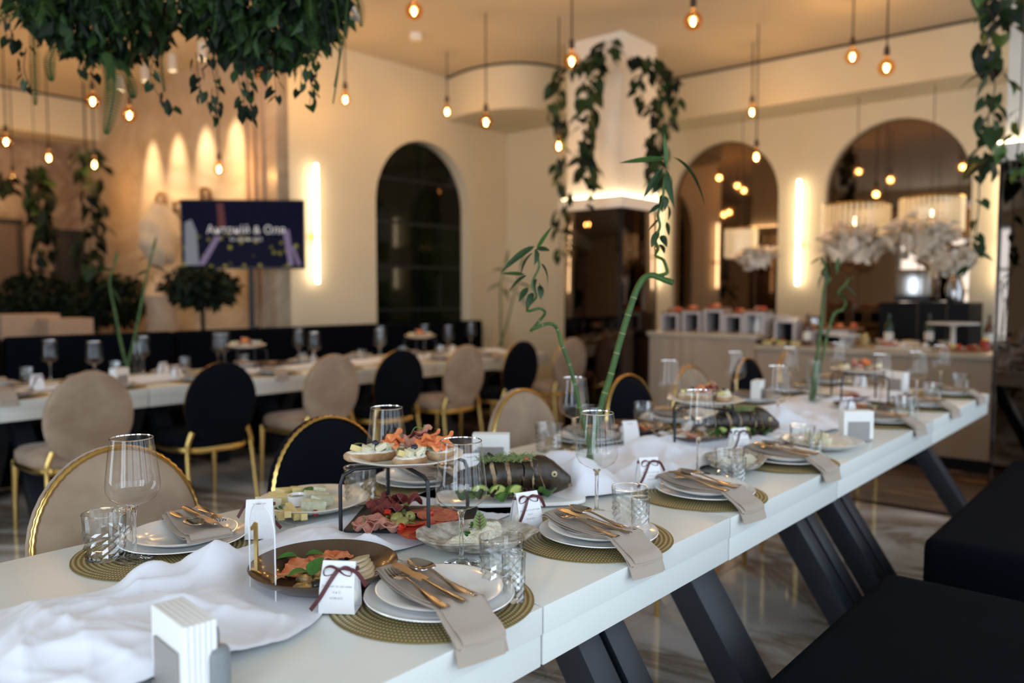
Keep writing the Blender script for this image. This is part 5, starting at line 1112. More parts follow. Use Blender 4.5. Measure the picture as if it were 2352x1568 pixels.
for pts in ([(1528, 372, 0), (1506, 360, -0.02), (1497, 343, -0.03)], [(1534, 372, 0), (1560, 352, 0.02), (1592, 348, 0.03), (1600, 352, 0.03)]): pass
v2 = vase(1866, 926, 0.22, 0.042, 'clear cylinder vase with bamboo near the far end of the runner'); W2_ = (v2-CPOS).dot(FW)
bamboo([(1862, 918, 0), (1870, 860, 0), (1882, 780, 0), (1888, 720, 0), (1893, 660, 0), (1905, 640, 0.02), (1888, 628, 0.03), (1895, 612, 0), (1886, 590, 0)], W2_, 0.010, 0.006,
       [(1886, 592, 1857, 605, 0.02, 'd'), (1886, 590, 1892, 610, 0, 'd'), (1890, 600, 1915, 620, 0.02, 'd'), (1895, 620, 1902, 650, 0, 'd'), (1890, 630, 1870, 660, 0.03, 'd'), (1925, 590, 1922, 630, 0.0, 'l')], 'straight bamboo stem in the second vase')
bamboo([(1868, 918, 0.01), (1882, 850, 0.01), (1900, 770, 0), (1915, 722, 0), (1935, 710, 0.02), (1942, 690, 0.03), (1925, 672, 0.0), (1940, 655, 0.0), (1950, 640, 0)], W2_, 0.0085, 0.005,
       [(1940, 655, 1975, 680, 0.02, 'd'), (1945, 645, 1960, 630, 0, 'd'), (1930, 672, 1965, 700, 0, 'd'), (1938, 690, 1915, 660, 0.02, 'd')], 'leaning bamboo stem with a curled tip in the second vase')
# rear table bamboo
def rear_bamboo(px, py, sc, label):
    p = at(px, py, T); p.x = min(p.x, 6.0); y = min(5.5, max(5.0, p.y)); t = thing('glass_vase', 'cylinder vase holding %s' % label, 'vase', (p.x, y, T+0.004))
    MB().lathe([(0.0001, 0.0), (0.042, 0.0), (0.042, 0.24)], 24).build('wall', 'vase_glass', t); return Vector((p.x, y, T+0.004))
for k, (px, py, lb, top) in enumerate(((292, 862, 'the left rear bamboo', ((252, 650), (340, 620))), (1150, 800, 'the right rear bamboo', ((1150, 650), (1185, 660))))):
    b = rear_bamboo(px, py, 1, lb); w = (b-CPOS).dot(FW)
    for j, (tx, ty) in enumerate(top):
        bamboo([(px+4*(-1)**j, py-4, 0), ((px*2+tx)/3, (py*2+ty)/3, 0), ((px+2*tx)/3, (py+2*ty)/3, 0), (tx, ty, 0), (tx+10, ty-40, 0)], w, 0.011, 0.006,
               [(tx, ty, tx-35, ty+15, 0, 'd'), (tx+4, ty-10, tx+45, ty-5, 0, 'd'), (tx+8, ty-30, tx-25, ty-40, 0.05, 'd'), (tx+10, ty-40, tx+20, ty-80, 0, 'l'), (tx+2, ty+10, tx+30, ty+40, 0, 'd')], '%s bamboo stem in the vase of %s' % (('first', 'second')[j], lb))

# ------------------------------------------------------------------ trailing vines
vleaf = {q: leaf_mesh('leaf', q, 0.085, 0.075, 0.2, 0.25, heart=0.8, n=7, nw=7) for q in ('leaf', 'leaf_dark', 'leaf_lime')}
def vine(pts, label, n, sc=1.0, mats=('leaf_dark', 'leaf', 'leaf'), spread=0.05, seed=0, hung=False):
    rs = random.Random(seed); base = pts[0].copy(); t = thing('trailing_vine', label, 'vine', base)
    if hung: MB().tube([(0, 0, 0), (0, 0, CEIL-base.z)], 0.004, 5).build('hanging_cord', 'cord', t)
    Q = spline([p-base for p in pts], 8); MB().tube(Q, 0.004, 5).build('stem', 'stem_brown', t)
    for k in range(n):
        i = min(len(Q)-1, int((k+rs.random())/n*len(Q))); p = Q[i]; a = rs.uniform(0, 6.28)
        off = Vector((math.cos(a), math.sin(a), 0))*spread*rs.uniform(0.3, 1); s_ = sc*rs.uniform(0.7, 1.25)
        o = obj('leaf', vleaf[mats[rs.randrange(len(mats))]], t, p+off, (R_(-50)+rs.uniform(-0.6, 0.6), rs.uniform(-0.5, 0.5), a-PI/2+rs.uniform(-0.6, 0.6)), s_)
    return t
def vp(l, w): return [atD(x, y, w) for x, y in l]
vine(vp([(1395, 105), (1330, 150), (1290, 175), (1278, 230), (1285, 300), (1290, 380), (1292, 440), (1285, 520), (1290, 590)], 7.05), 'long vine hanging down the left edge of the square pillar', 62, 1.25, spread=0.07, seed=1)
vine(vp([(1412, 95), (1385, 140), (1350, 200), (1345, 260), (1340, 320), (1342, 370), (1352, 410)], 6.95), 'thick vine hanging on the front face of the square pillar', 64, 1.35, spread=0.09, seed=2)
vine(vp([(1355, 330), (1358, 400), (1360, 440), (1345, 480)], 6.95), 'thin lower tip of the vine above the glowing ledge', 9, 1.0, ('leaf', 'leaf_lime', 'leaf_dark'), 0.03, seed=3)
vine(vp([(1450, 135), (1500, 150), (1520, 190), (1505, 250), (1510, 320), (1500, 380), (1508, 420)], 7.0), 'dense vine hanging on the window side of the square pillar', 66, 1.3, spread=0.08, seed=4)
vine(vp([(1515, 150), (1545, 180), (1548, 250), (1540, 290)], 7.1), 'short vine strand at the right edge of the square pillar', 16, 1.1, spread=0.04, seed=5)
vine(vp([(1460, 170), (1475, 220), (1478, 250)], 6.95), 'short vine strand inside the pillar corner', 12, 1.1, spread=0.05, seed=6)
vine(vp([(2275, -60), (2265, 0), (2285, 60), (2272, 130), (2285, 200), (2270, 270), (2278, 340), (2262, 380)], 4.75), 'leafy vine hanging beside the mirrored pillar', 46, 1.3, ('leaf', 'leaf', 'leaf_dark', 'leaf_lime'), 0.09, seed=7, hung=True)
vine(vp([(2262, 375), (2250, 410), (2248, 480), (2240, 550), (2245, 590), (2205, 640)], 4.75), 'thin vine tip with heart leaves in front of the wall lamp', 8, 1.0, ('leaf', 'leaf'), 0.02, seed=8)
vine(vp([(2300, -60), (2320, 10), (2325, 60)], 4.7), 'short vine at the top right corner', 14, 1.3, ('leaf', 'leaf_dark'), 0.07, seed=9, hung=True)
vine(vp([(2345, 250), (2340, 320), (2335, 380), (2345, 400)], 4.6), 'vine strand in front of the mirrored pillar ledge', 8, 0.9, ('leaf', 'leaf_lime'), 0.05, seed=10, hung=True)

# ------------------------------------------------------------------ hanging planters at the top left
def frond(parent, c, p0, p1, p2, w, npairs, m_='fern'):
    mb = MB(); Q = spline([a-c for a in (p0, p1, p2)], npairs//2); n = len(Q); mb.tube(Q, 0.003, 5)
    for i in range(1, n):
        d = (Q[i]-Q[i-1]).normalized(); s_ = d.cross(FW).normalized(); ln = w*math.sin(PI*min(1, 0.12+0.86*i/n))**0.7
        for sg in (-1, 1):
            e = (s_*sg+d*0.35).normalized()*ln; q = d*(w*0.075)
            mb.add([Q[i]-q, Q[i]+e*0.6-q*0.9-FW*0.004, Q[i]+e, Q[i]+e*0.6+q*0.9-FW*0.004, Q[i]+q], [(0, 1, 2), (0, 2, 4), (4, 2, 3)])
    mb.build('fern_frond', m_, parent, smooth=False, merge=False)
def planter(cpx, cpy, w, rx, rz_, label, n, seed):
    c = atD(cpx, cpy, w); t = thing('hanging_planter', label, 'hanging plant', c)
    fr = MB(); L, D = rx*0.95, 0.30
    for s_ in (-1, 1):
        fr.tube([RT*(-L)+F0*(s_*D)+Vector((0, 0, 0.06)), RT*L+F0*(s_*D)+Vector((0, 0, 0.06))], 0.014, 6)
    fr.tube([RT*(-L)-F0*D+Vector((0, 0, 0.06)), RT*(-L)+F0*D+Vector((0, 0, 0.06))], 0.014, 6); fr.tube([RT*L-F0*D+Vector((0, 0, 0.06)), RT*L+F0*D+Vector((0, 0, 0.06))], 0.014, 6)
    fr.build('frame', 'white_frame', t)
    for s_ in (-1, 1):
        for q in (-1, 1): MB().tube([RT*(s_*L)+F0*(q*D)+Vector((0, 0, 0.06)), RT*(s_*L)+F0*(q*D)+Vector((0, 0, CEIL-c.z))], 0.004, 5).build('cable', 'black', t)
    rs = random.Random(seed)
    for mi, m_ in enumerate(('leaf_dark', 'leaf', 'leaf_dark', 'fern')):
        mb = MB()
        for _ in range(n//4):
            while True:
                x, y, z = rs.uniform(-1, 1), rs.uniform(-1, 1), rs.uniform(-1, 1)
                if x*x+y*y+z*z < 1: break
            p = RT*(x*rx)+F0*(y*0.34)+Vector((0, 0, 0.02+z*rz_*(1.15-0.5*abs(x))))
            X = Matrix.Translation(p) @ Euler((rs.uniform(-2.2, -0.4), rs.uniform(-0.7, 0.7), rs.uniform(0, 6.28))).to_matrix().to_4x4()
            L_ = rs.uniform(0.04, 0.10); W_ = L_*rs.uniform(0.3, 0.7)
            mb.add([(0, 0, 0), (-W_/2, L_*0.45, 0.006), (0, L_*0.5, -0.004), (W_/2, L_*0.45, 0.006), (0, L_, -0.012)], [(0, 1, 2), (0, 2, 3), (1, 4, 2), (2, 4, 3)], X)
        mb.build('foliage', m_, t, smooth=False, merge=False)['kind'] = 'stuff'
    for k in range(26):
        a = rs.uniform(0, 6.28); p0 = c+RT*(rs.uniform(-0.8, 0.8)*rx)+F0*rs.uniform(-0.33, -0.05)+Vector((0, 0, rs.uniform(-0.6, 0.7)*rz_)); d = RT*(math.cos(a)*0.10)-F0*rs.uniform(0.02, 0.12)
        frond(t, c, p0, p0+d+Vector((0, 0, 0.03)), p0+d*1.7+Vector((0, 0, rs.uniform(-0.16, -0.06))), rs.uniform(0.025, 0.045), 18, ('fern', 'leaf_dark', 'leaf')[k % 3])
    return t, c
pl1, c1 = planter(225, 30, 3.45, 0.33, 0.19, 'hanging box of dark mixed ferns at the top left', 1300, 1)
pl2, c2_ = planter(600, 20, 3.35, 0.37, 0.23, 'hanging box of dense ferns and ivy over the screen', 1700, 2)
def fr_(par, c, l, w, wd, n=22, m_='fern'): frond(par, c, *[atD(x, y, w) for x, y in l], wd, n, m_)
fr_(pl1, c1, [(240, 120), (262, 200), (245, 306)], 3.3, 0.050, 34); fr_(pl1, c1, [(75, 60), (80, 150), (82, 240)], 3.4, 0.032, 30); fr_(pl1, c1, [(140, 80), (115, 140), (120, 185)], 3.35, 0.035, 24); fr_(pl1, c1, [(275, 140), (300, 190), (308, 225)], 3.4, 0.032, 22); fr_(pl1, c1, [(150, 30), (60, 20), (-20, 60)], 3.4, 0.035, 24)
fr_(pl2, c2_, [(715, -40), (720, 60), (715, 140)], 3.2, 0.038, 32); fr_(pl2, c2_, [(800, -20), (790, 80), (768, 200)], 3.2, 0.012, 30); fr_(pl2, c2_, [(770, 0), (780, 120), (765, 238)], 3.25, 0.010, 30); fr_(pl2, c2_, [(790, -30), (825, 10), (830, 60)], 3.25, 0.025, 20); fr_(pl2, c2_, [(370, 100), (372, 160), (378, 210)], 3.4, 0.018, 20)
ivl = {q: leaf_mesh('leaf', q, 0.045, 0.038, 0.2, 0.2, heart=0.8, n=6, nw=5) for q in ('leaf', 'leaf_dark')}
def ivy(par, c, l, w, n, seed):
    rs = random.Random(seed); Q = spline([atD(x, y, w)-c for x, y in l], 6); MB().tube(Q, 0.0018, 4).build('ivy_strand', 'stem_brown', par)
    for k in range(n):
        p = Q[min(len(Q)-1, int((k+0.5)/n*len(Q)))]; a = rs.uniform(0, 6.28)
        obj('leaf', ivl['leaf' if rs.random() < 0.5 else 'leaf_dark'], par, p+Vector((math.cos(a), math.sin(a), 0))*0.016, (R_(-60)+rs.uniform(-0.5, 0.5), rs.uniform(-0.5, 0.5), a-PI/2), rs.uniform(0.7, 1.15))
for k, (l, n) in enumerate((([(450, 120), (455, 170), (462, 210), (475, 240), (490, 275)], 11), ([(480, 130), (492, 180), (498, 215), (495, 252)], 9), ([(545, 140), (548, 190), (560, 230), (555, 262)], 10), ([(560, 140), (570, 200), (575, 250), (570, 275)], 9), ([(625, 130), (632, 190), (634, 230)], 7), ([(705, 110), (710, 150), (715, 200), (710, 250)], 8), ([(720, 140), (728, 170), (715, 220)], 5), ([(690, 150), (692, 180), (688, 210)], 4))):
    ivy(pl2, c2_, l, 3.2, n, k)
for k, (l, n) in enumerate((([(60, 110), (55, 160), (70, 200)], 7), ([(360, 110), (345, 180), (380, 240), (395, 250)], 9), ([(10, 40), (15, 80), (40, 100)], 7), ([(200, 140), (190, 160), (215, 175)], 5))): ivy(pl1, c1, l, 3.35, n, 20+k)

# ------------------------------------------------------------------ screen on a stand
M['screen'] = None
def screen_mat():
    m, N, L, P = new_mat('screen_picture'); N.remove(P); tc = N.new('ShaderNodeTexCoord'); sx = N.new('ShaderNodeSeparateXYZ'); L.new(tc.outputs['Object'], sx.inputs[0])
    vo = N.new('ShaderNodeTexVoronoi'); vo.inputs['Scale'].default_value = 13; L.new(tc.outputs['Object'], vo.inputs['Vector'])
    r = N.new('ShaderNodeValToRGB'); r.color_ramp.elements[0].position = 0.12; r.color_ramp.elements[0].color = (0.34, 0.30, 0.05, 1); r.color_ramp.elements[1].position = 0.34; r.color_ramp.elements[1].color = (0.012, 0.012, 0.028, 1); L.new(vo.outputs['Distance'], r.inputs['Fac'])
    g = N.new('ShaderNodeMapRange'); g.inputs['From Min'].default_value = 0.06; g.inputs['From Max'].default_value = -0.06; L.new(sx.outputs[2], g.inputs['Value'])
    mx = N.new('ShaderNodeMix'); mx.data_type = 'RGBA'; L.new(g.outputs['Result'], mx.inputs[0]); mx.inputs[6].default_value = (0.010, 0.010, 0.026, 1); L.new(r.outputs['Color'], mx.inputs[7])
    e = N.new('ShaderNodeEmission'); L.new(mx.outputs[2], e.inputs[0]); e.inputs[1].default_value = 0.55; L.new(e.outputs[0], N['Material Output'].inputs[0]); return m
M['screen'] = screen_mat(); M['beam'] = emission('screen_beam', (0.20, 0.15, 0.24), 0.7); M['beam2'] = emission('screen_glow', (0.26, 0.27, 0.30), 0.55); M['beam3'] = emission('screen_warm_beam', (0.10, 0.035, 0.035), 0.8); M['screen_text'] = emission('screen_lettering', (0.55, 0.50, 0.48), 0.9)
c = atD(558, 538, 7.3); ang = math.atan2(F0.y, F0.x)-PI/2+R_(3)
t = thing('television', 'large flat television showing a dark picture with names, on a pole stand', 'television', (c.x, c.y, 0), ang)
wz = 1.12; hz = 0.632; zc = c.z
MB().box((0, 0.02, zc), (wz, 0.035, hz)).build('bezel', 'black', t, bevel=0.004)
sc_ = MB().box((0, 0, 0), (wz-0.025, 0.004, hz-0.03)).build('display', M['screen'], t, (0, -0.001, zc+0.003), smooth=False)
def flat(nm, m_, pts): MB().add([(x, -0.004, z) for x, z in pts], [tuple(range(len(pts)))]).build(nm, m_, sc_, smooth=False)
flat('light_patch', 'beam2', [(-0.525, -0.285), (-0.40, -0.285), (-0.415, 0.02), (-0.46, 0.13), (-0.52, 0.10)]); flat('light_beam', 'beam', [(-0.41, -0.285), (-0.35, -0.285), (-0.20, -0.03), (-0.25, -0.02)]); flat('light_beam', 'beam', [(0.41, -0.285), (0.46, -0.285), (0.42, 0.04), (0.36, 0.04)]); flat('light_beam', 'beam', [(0.49, -0.285), (0.525, -0.285), (0.46, -0.10), (0.44, -0.12)]); flat('light_beam', 'beam3', [(-0.22, 0.05), (-0.15, 0.05), (-0.17, 0.28), (-0.23, 0.28)])
obj('lettering', text_mesh('Антоній & Оля', 0.105, 'screen_text'), sc_, (0.03, -0.005, 0.035), (R_(90), 0, 0)); obj('lettering', text_mesh('02 серпня 2025', 0.042, 'screen_text'), sc_, (0.03, -0.005, -0.05), (R_(90), 0, 0))
MB().tube([(0.05, 0.06, 0.02), (0.05, 0.06, zc+0.1)], 0.025, 12).build('pole', 'black', t); MB().box((0.05, 0.06, 0.012), (0.5, 0.25, 0.024)).build('stand_base', 'black', t, bevel=0.004); MB().box((0.05, 0.045, zc), (0.2, 0.03, 0.25)).build('mount', 'black', t)
MB().box((0.08, 0.03, 0.98), (0.06, 0.05, 0.09)).build('clamp_knob', 'black', t, bevel=0.01)
M['bronze_letter'] = mat('bronze_letter', (0.16, 0.075, 0.025), 0.45, 0.5)
# gold letters on the marble side wall, partly hidden by the screen
for k, (px, py, ch) in enumerate(((375, 478, 'О'), (413, 500, 'Г'), (478, 470, 'Р'))):
    p = atX(px, py, SX); o = obj('wall_letter', text_mesh(ch, 0.42, 'bronze_letter', extr=0.012), None, (SX-0.03, p.y, p.z), (R_(90), 0, -PI/2)); tag(o, 'gold metal letter on the marble wall, %s of those above the screen' % ORD[k], 'letter', 'gold wall letters')
# pale ruffled decoration
p = atD(368, 560, 8.3); t = thing('ruffled_decoration', 'big off-white ruffled rounded decoration on a pale column left of the screen', 'decoration', (p.x, p.y, 0))
M['ruffle_white'] = mat('ruffle_white', (0.66, 0.58, 0.46), 0.8, var=0.1)
MB().ell((0, 0, p.z+0.08), (0.21, 0.17, 0.33), 40, 24, fn=lambda d: 1+0.05*math.sin(9*d[2]+3*d[0])+0.03*math.sin(13*d[0]+5*d[2])).build('ruffled_body', 'ruffle_white', t, sharp=80)
MB().lathe([(0.0001, 0), (0.22, 0), (0.22, 0.03), (0.17, 0.06), (0.15, 1.2), (0.19, 1.3), (0.0001, 1.6)], 32).build('column', 'stone_wall', t)
# topiary trees and shrubs
def shrub(px, py, w, r, n, label, stem=None, pot=None, m_='leaf_dark', nm='potted_tree', cat='tree'):
    c = atD(px, py, w); t = thing(nm, label, cat, (c.x, c.y, 0)); rs = random.Random(px); mb = MB()
    for _ in range(n):
        while True:
            x, y, z = rs.uniform(-1, 1), rs.uniform(-1, 1), rs.uniform(-1, 1)
            if x*x+y*y+z*z < 1: break
        X = Matrix.Translation((x*r[0], y*r[0], c.z+z*r[1])) @ Euler((rs.uniform(-2, 0.5), rs.uniform(-1, 1), rs.uniform(0, 6.28))).to_matrix().to_4x4(); L_ = rs.uniform(0.06, 0.12); W_ = L_*0.6
        mb.add([(0, 0, 0), (-W_/2, L_*0.45, 0.01), (0, L_*0.5, -0.006), (W_/2, L_*0.45, 0.01), (0, L_, -0.02)], [(0, 1, 2), (0, 2, 3), (1, 4, 2), (2, 4, 3)], X)
    mb.build('crown', m_, t, smooth=False, merge=False)['kind'] = 'stuff'
    if stem: MB().tube(spline([(0, 0, 0.2), (0.02, 0.01, c.z*0.5), (0, 0, c.z)], 5), 0.022, 8).build('trunk', 'stem_brown', t)
    if pot: MB().lathe([(0.0001, 0), (pot*0.8, 0), (pot, pot*1.6), (pot*0.93, pot*1.6), (pot*0.88, pot*1.45), (0.0001, pot*1.45)], 24).build('pot', 'pot', t)
shrub(462, 655, 7.35, (0.33, 0.19), 950, 'dark leafy potted tree under the screen', True, 0.2)
shrub(80, 685, 8.6, (0.36, 0.32), 1000, 'round dark shrub at the left end of the hall', True, 0.22, nm='potted_shrub', cat='shrub'); shrub(175, 705, 8.8, (0.34, 0.28), 950, 'second round dark shrub in the hall', True, 0.22, nm='potted_shrub', cat='shrub'); shrub(262, 690, 8.7, (0.36, 0.3), 950, 'third dark shrub beside the ruffled decoration', True, 0.22, nm='potted_shrub', cat='shrub')
for k, (px, py, bw) in enumerate(((60, 745, 0.5), (150, 755, 0.4))):
    p = atD(px, py, 7.6); o = MB().box((0, 0, (p.z)/2), (bw, 0.3, p.z+0.1)).build('planter_box', 'pot', loc=(p.x, p.y, 0), bevel=0.01); o.location.z = 0.0+0.05; tag(o, 'tall beige planter box in the hall, %s from the left' % ORD[k], 'planter')
# hanging plants of the hall
def hang(pts, w, label, n, seed): return vine([atD(x, y, w) for x, y in pts], label, n, 1.55, ('leaf_dark', 'leaf_dark', 'leaf_dark', 'leaf'), 0.13, seed, hung=True)
hang([(80, 385), (88, 430), (95, 480), (100, 530), (98, 600)], 8.4, 'dark bushy plant hanging in the hall, the left one', 60, 31); hang([(195, 350), (210, 390), (205, 450), (212, 520), (205, 580), (212, 640)], 8.2, 'dark bushy plant hanging in the hall, the right one', 66, 32); hang([(-5, 400), (5, 420), (0, 440)], 8.4, 'dark plant hanging at the left picture edge', 12, 33)
# doors and dark panels on the hall end wall
def panel(px0, px1, py0, py1, nm, m_, label, cat=None, depth=0.05):
    a = atY(px0, py1, HY); b = atY(px1, py0, HY); t = thing(nm, label, cat or 'door', ((a.x+b.x)/2, HY-depth/2, 0)); w = b.x-a.x; z1 = b.z
    MB().box((0, 0, z1/2), (w, depth, z1)).build('leaf_panel', m_, t, bevel=0.006)
    f = MB(); f.box((-w/2-0.03, -0.01, z1/2), (0.06, depth+0.03, z1+0.06)).box((w/2+0.03, -0.01, z1/2), (0.06, depth+0.03, z1+0.06)).box((0, -0.01, z1+0.03), (w+0.12, depth+0.03, 0.06)); f.build('door_frame', 'black', t, bevel=0.004)
    MB().tube([(w*0.38, -0.06, 1.0), (w*0.38, -0.06, 1.25)], 0.012, 8).build('handle', 'gold', t)
M['taupe'] = mat('taupe_panel', (0.16, 0.11, 0.08), 0.5)
panel(-45, 36, 515, 690, 'hall_door', 'taupe', 'taupe door in a black frame at the left edge'); panel(138, 180, 540, 700, 'hall_door', 'black', 'narrow black door panel behind the hanging plants'); panel(248, 298, 532, 750, 'hall_door', 'black', 'tall black door panel by the marble side wall')
# ------------------------------------------------------------------ buffet counter
M['counter'] = mat('beige_cloth_front', (0.40, 0.315, 0.235), 0.8, var=0.06, vscale=2)
M['counter_top'] = mat('counter_stone', (0.50, 0.42, 0.31), 0.4, var=0.15, vscale=6)
M['tray_wood'] = mat('orange_wood', (0.34, 0.15, 0.05), 0.5, var=0.3)
M['white_box'] = mat('frosted_riser', (0.52, 0.49, 0.50), 0.3, var=0.05)
M['dark_box'] = mat('dark_box', (0.006, 0.007, 0.010), 0.6, spec=0.15)
M['flower'] = mat('white_petal', (0.90, 0.80, 0.66), 0.8, sss=0.15)
t = thing('buffet_counter', 'long beige-fronted buffet counter between the pillars', 'counter', (7.0, 0, 0))
CX = 6.62
fm = MB(); fm.grid(lambda u, v: (CX-7.0+0.007*math.sin(u*38+3*math.sin(u*9))*(1-0.5*v)+0.005*math.sin(u*17+1), 2.90+1.06*u, 0.10+0.835*v), 140, 4); fm.build('pleated_front', 'counter', t, sharp=80)
MB().box((7.02-7.0+0.02, 3.43, 0.45), (0.76, 1.06, 0.88)).build('left_body', 'counter', t, bevel=0.004); MB().box((7.02-7.0, 3.43, 0.945), (0.84, 1.10, 0.04)).build('left_top', 'counter_top', t, bevel=0.006)
MB().box((7.02-7.0, 1.99, 0.42), (0.80, 1.80, 0.84)).build('right_body', 'counter', t, bevel=0.004); MB().box((7.02-7.0, 1.99, 0.862), (0.86, 1.82, 0.04)).build('right_top', 'counter_top', t, bevel=0.006)
MB().box((7.04-7.0, 2.52, 0.05), (0.86, 2.86, 0.10)).build('plinth', 'dark_box', t)
def ctop(y): return 0.966 if y > 2.9 else 0.884
def riser(y, w, h, label, x=6.9, z=0):
    t = thing('display_riser', label, 'riser', (x, y, ctop(y)+z), 0, 'frosted display risers'); d = 0.2
    for s_ in (-1, 1): MB().box((0, s_*(w/2-0.012), h/2), (d, 0.024, h)).build('side', 'white_box', t, bevel=0.003)
    MB().box((0, 0, h-0.012), (d, w-0.049, 0.024)).build('shelf', 'white_box', t, bevel=0.003); MB().box((d/2-0.01, 0, h/2), (0.015, w-0.05, h-0.026)).build('rear_panel', 'dark_box', t)
ys = [3.85, 3.62, 3.40, 3.20, 3.00, 2.72]
for k, y in enumerate(ys):
    riser(y, 0.19, 0.17+0.02*(k % 3), '%s frosted display riser on the buffet, counted from the pillar' % ORD[k])
    riser(y-0.05, 0.16, 0.16, '%s frosted riser in the back row of the buffet, counted from the pillar' % ORD[k], 7.2, 0.0)
def tray(y, x, z, w, lb, n, mats, kind='tray_wood'):
    o = MB().box((0, 0, 0.008), (0.20, w, 0.016)).build('serving_tray', kind, loc=(x, y, z), bevel=0.004); tag(o, lb, 'tray'); rs = random.Random(int(y*100))
    for k in range(n):
        r = rs.uniform(0.018, 0.03); oo = MB().ell((0, 0, 0), (r, r, r*0.75), 10, 6).build('canape', mats[k % len(mats)], loc=(x+rs.uniform(-0.07, 0.07), y+rs.uniform(-w/2+0.04, w/2-0.04), z+0.016+r*0.7)); tag(oo, 'canape on the %s' % lb, 'canape', 'canapes on the %s' % lb)
for k, y in enumerate(ys[:5]): tray(y, 6.9, ctop(y)+0.172+0.02*(k % 3), 0.20, 'tray on the %s riser of the buffet' % ORD[k], 6, ('tomato', 'salmon_red', 'prosciutto', 'chorizo'))
tray(2.35, 6.95, 1.02, 0.45, 'raised orange tray in the middle of the buffet', 10, ('tomato', 'salmon_red', 'lettuce', 'chorizo')); riser(2.35, 0.3, 0.13, 'frosted riser under the orange tray', 6.95)
tray(1.75, 6.85, 0.885, 0.4, 'pale tray of canapes right of the middle', 12, ('bread', 'prosciutto', 'cream'), 'cream_porcelain'); tray(1.35, 6.80, 0.885, 0.3, 'orange tray by the mirrored pillar', 9, ('tomato', 'cheese', 'chorizo')); tray(2.75, 6.75, 0.885, 0.22, 'small dark tray with greens beside the step', 7, ('lettuce', 'raspberry', 'bread'), 'dark_box')
def cake_stand(y, x, r, h, label):
    t = thing('cake_stand', label, 'cake stand', (x, y, ctop(y))); MB().lathe([(0.0001, 0), (r*0.45, 0), (r*0.42, 0.01), (0.02, 0.03), (0.018, h-0.03), (0.05, h-0.008), (r, h-0.006), (r*1.01, h+0.008), (r*0.96, h+0.006), (0.0001, h+0.002)], 40).build('plate_and_foot', 'cream_porcelain', t, sharp=60)
cake_stand(1.48, 7.15, 0.19, 0.20, 'white pedestal cake stand by the mirrored pillar'); cake_stand(2.20, 6.72, 0.14, 0.10, 'low cream cake stand in the middle of the buffet'); cake_stand(2.95-0.12, 7.1, 0.13, 0.22, 'small pedestal stand beside the step of the buffet')
for k, y in enumerate((2.80, 2.68, 2.56)):
    o = MB().lathe([(0.0001, 0), (0.035, 0), (0.05, 0.035), (0.046, 0.035), (0.0001, 0.02)], 24).build('sauce_bowl', 'cheese', loc=(6.64, y, 0.884)); tag(o, 'small yellow bowl on the counter edge, %s from the step' % ORD[k], 'bowl', 'small yellow bowls')
t = thing('steel_jug', 'shiny steel jug behind the second bamboo vase', 'jug', (6.95, 2.52, 0.884)); MB().lathe([(0.0001, 0), (0.06, 0), (0.075, 0.08), (0.06, 0.17), (0.045, 0.21), (0.055, 0.25), (0.0001, 0.25)], 28).build('body', 'steel', t); MB().tube(spline([(0.05, 0.02, 0.22), (0.11, 0.04, 0.18), (0.10, 0.04, 0.09), (0.07, 0.02, 0.06)], 4), 0.008, 6).build('handle', 'steel', t)
t = thing('small_vase', 'small white vase with leaves on the buffet', 'vase', (6.95, 3.02, 0.966)); MB().lathe([(0.0001, 0), (0.04, 0), (0.05, 0.06), (0.03, 0.14), (0.036, 0.16), (0.0001, 0.15)], 24).build('body', 'porcelain', t)
for k in range(6): obj('leaf', vleaf['leaf'], t, (0, 0, 0.16), (R_(40), 0, k), 0.8)
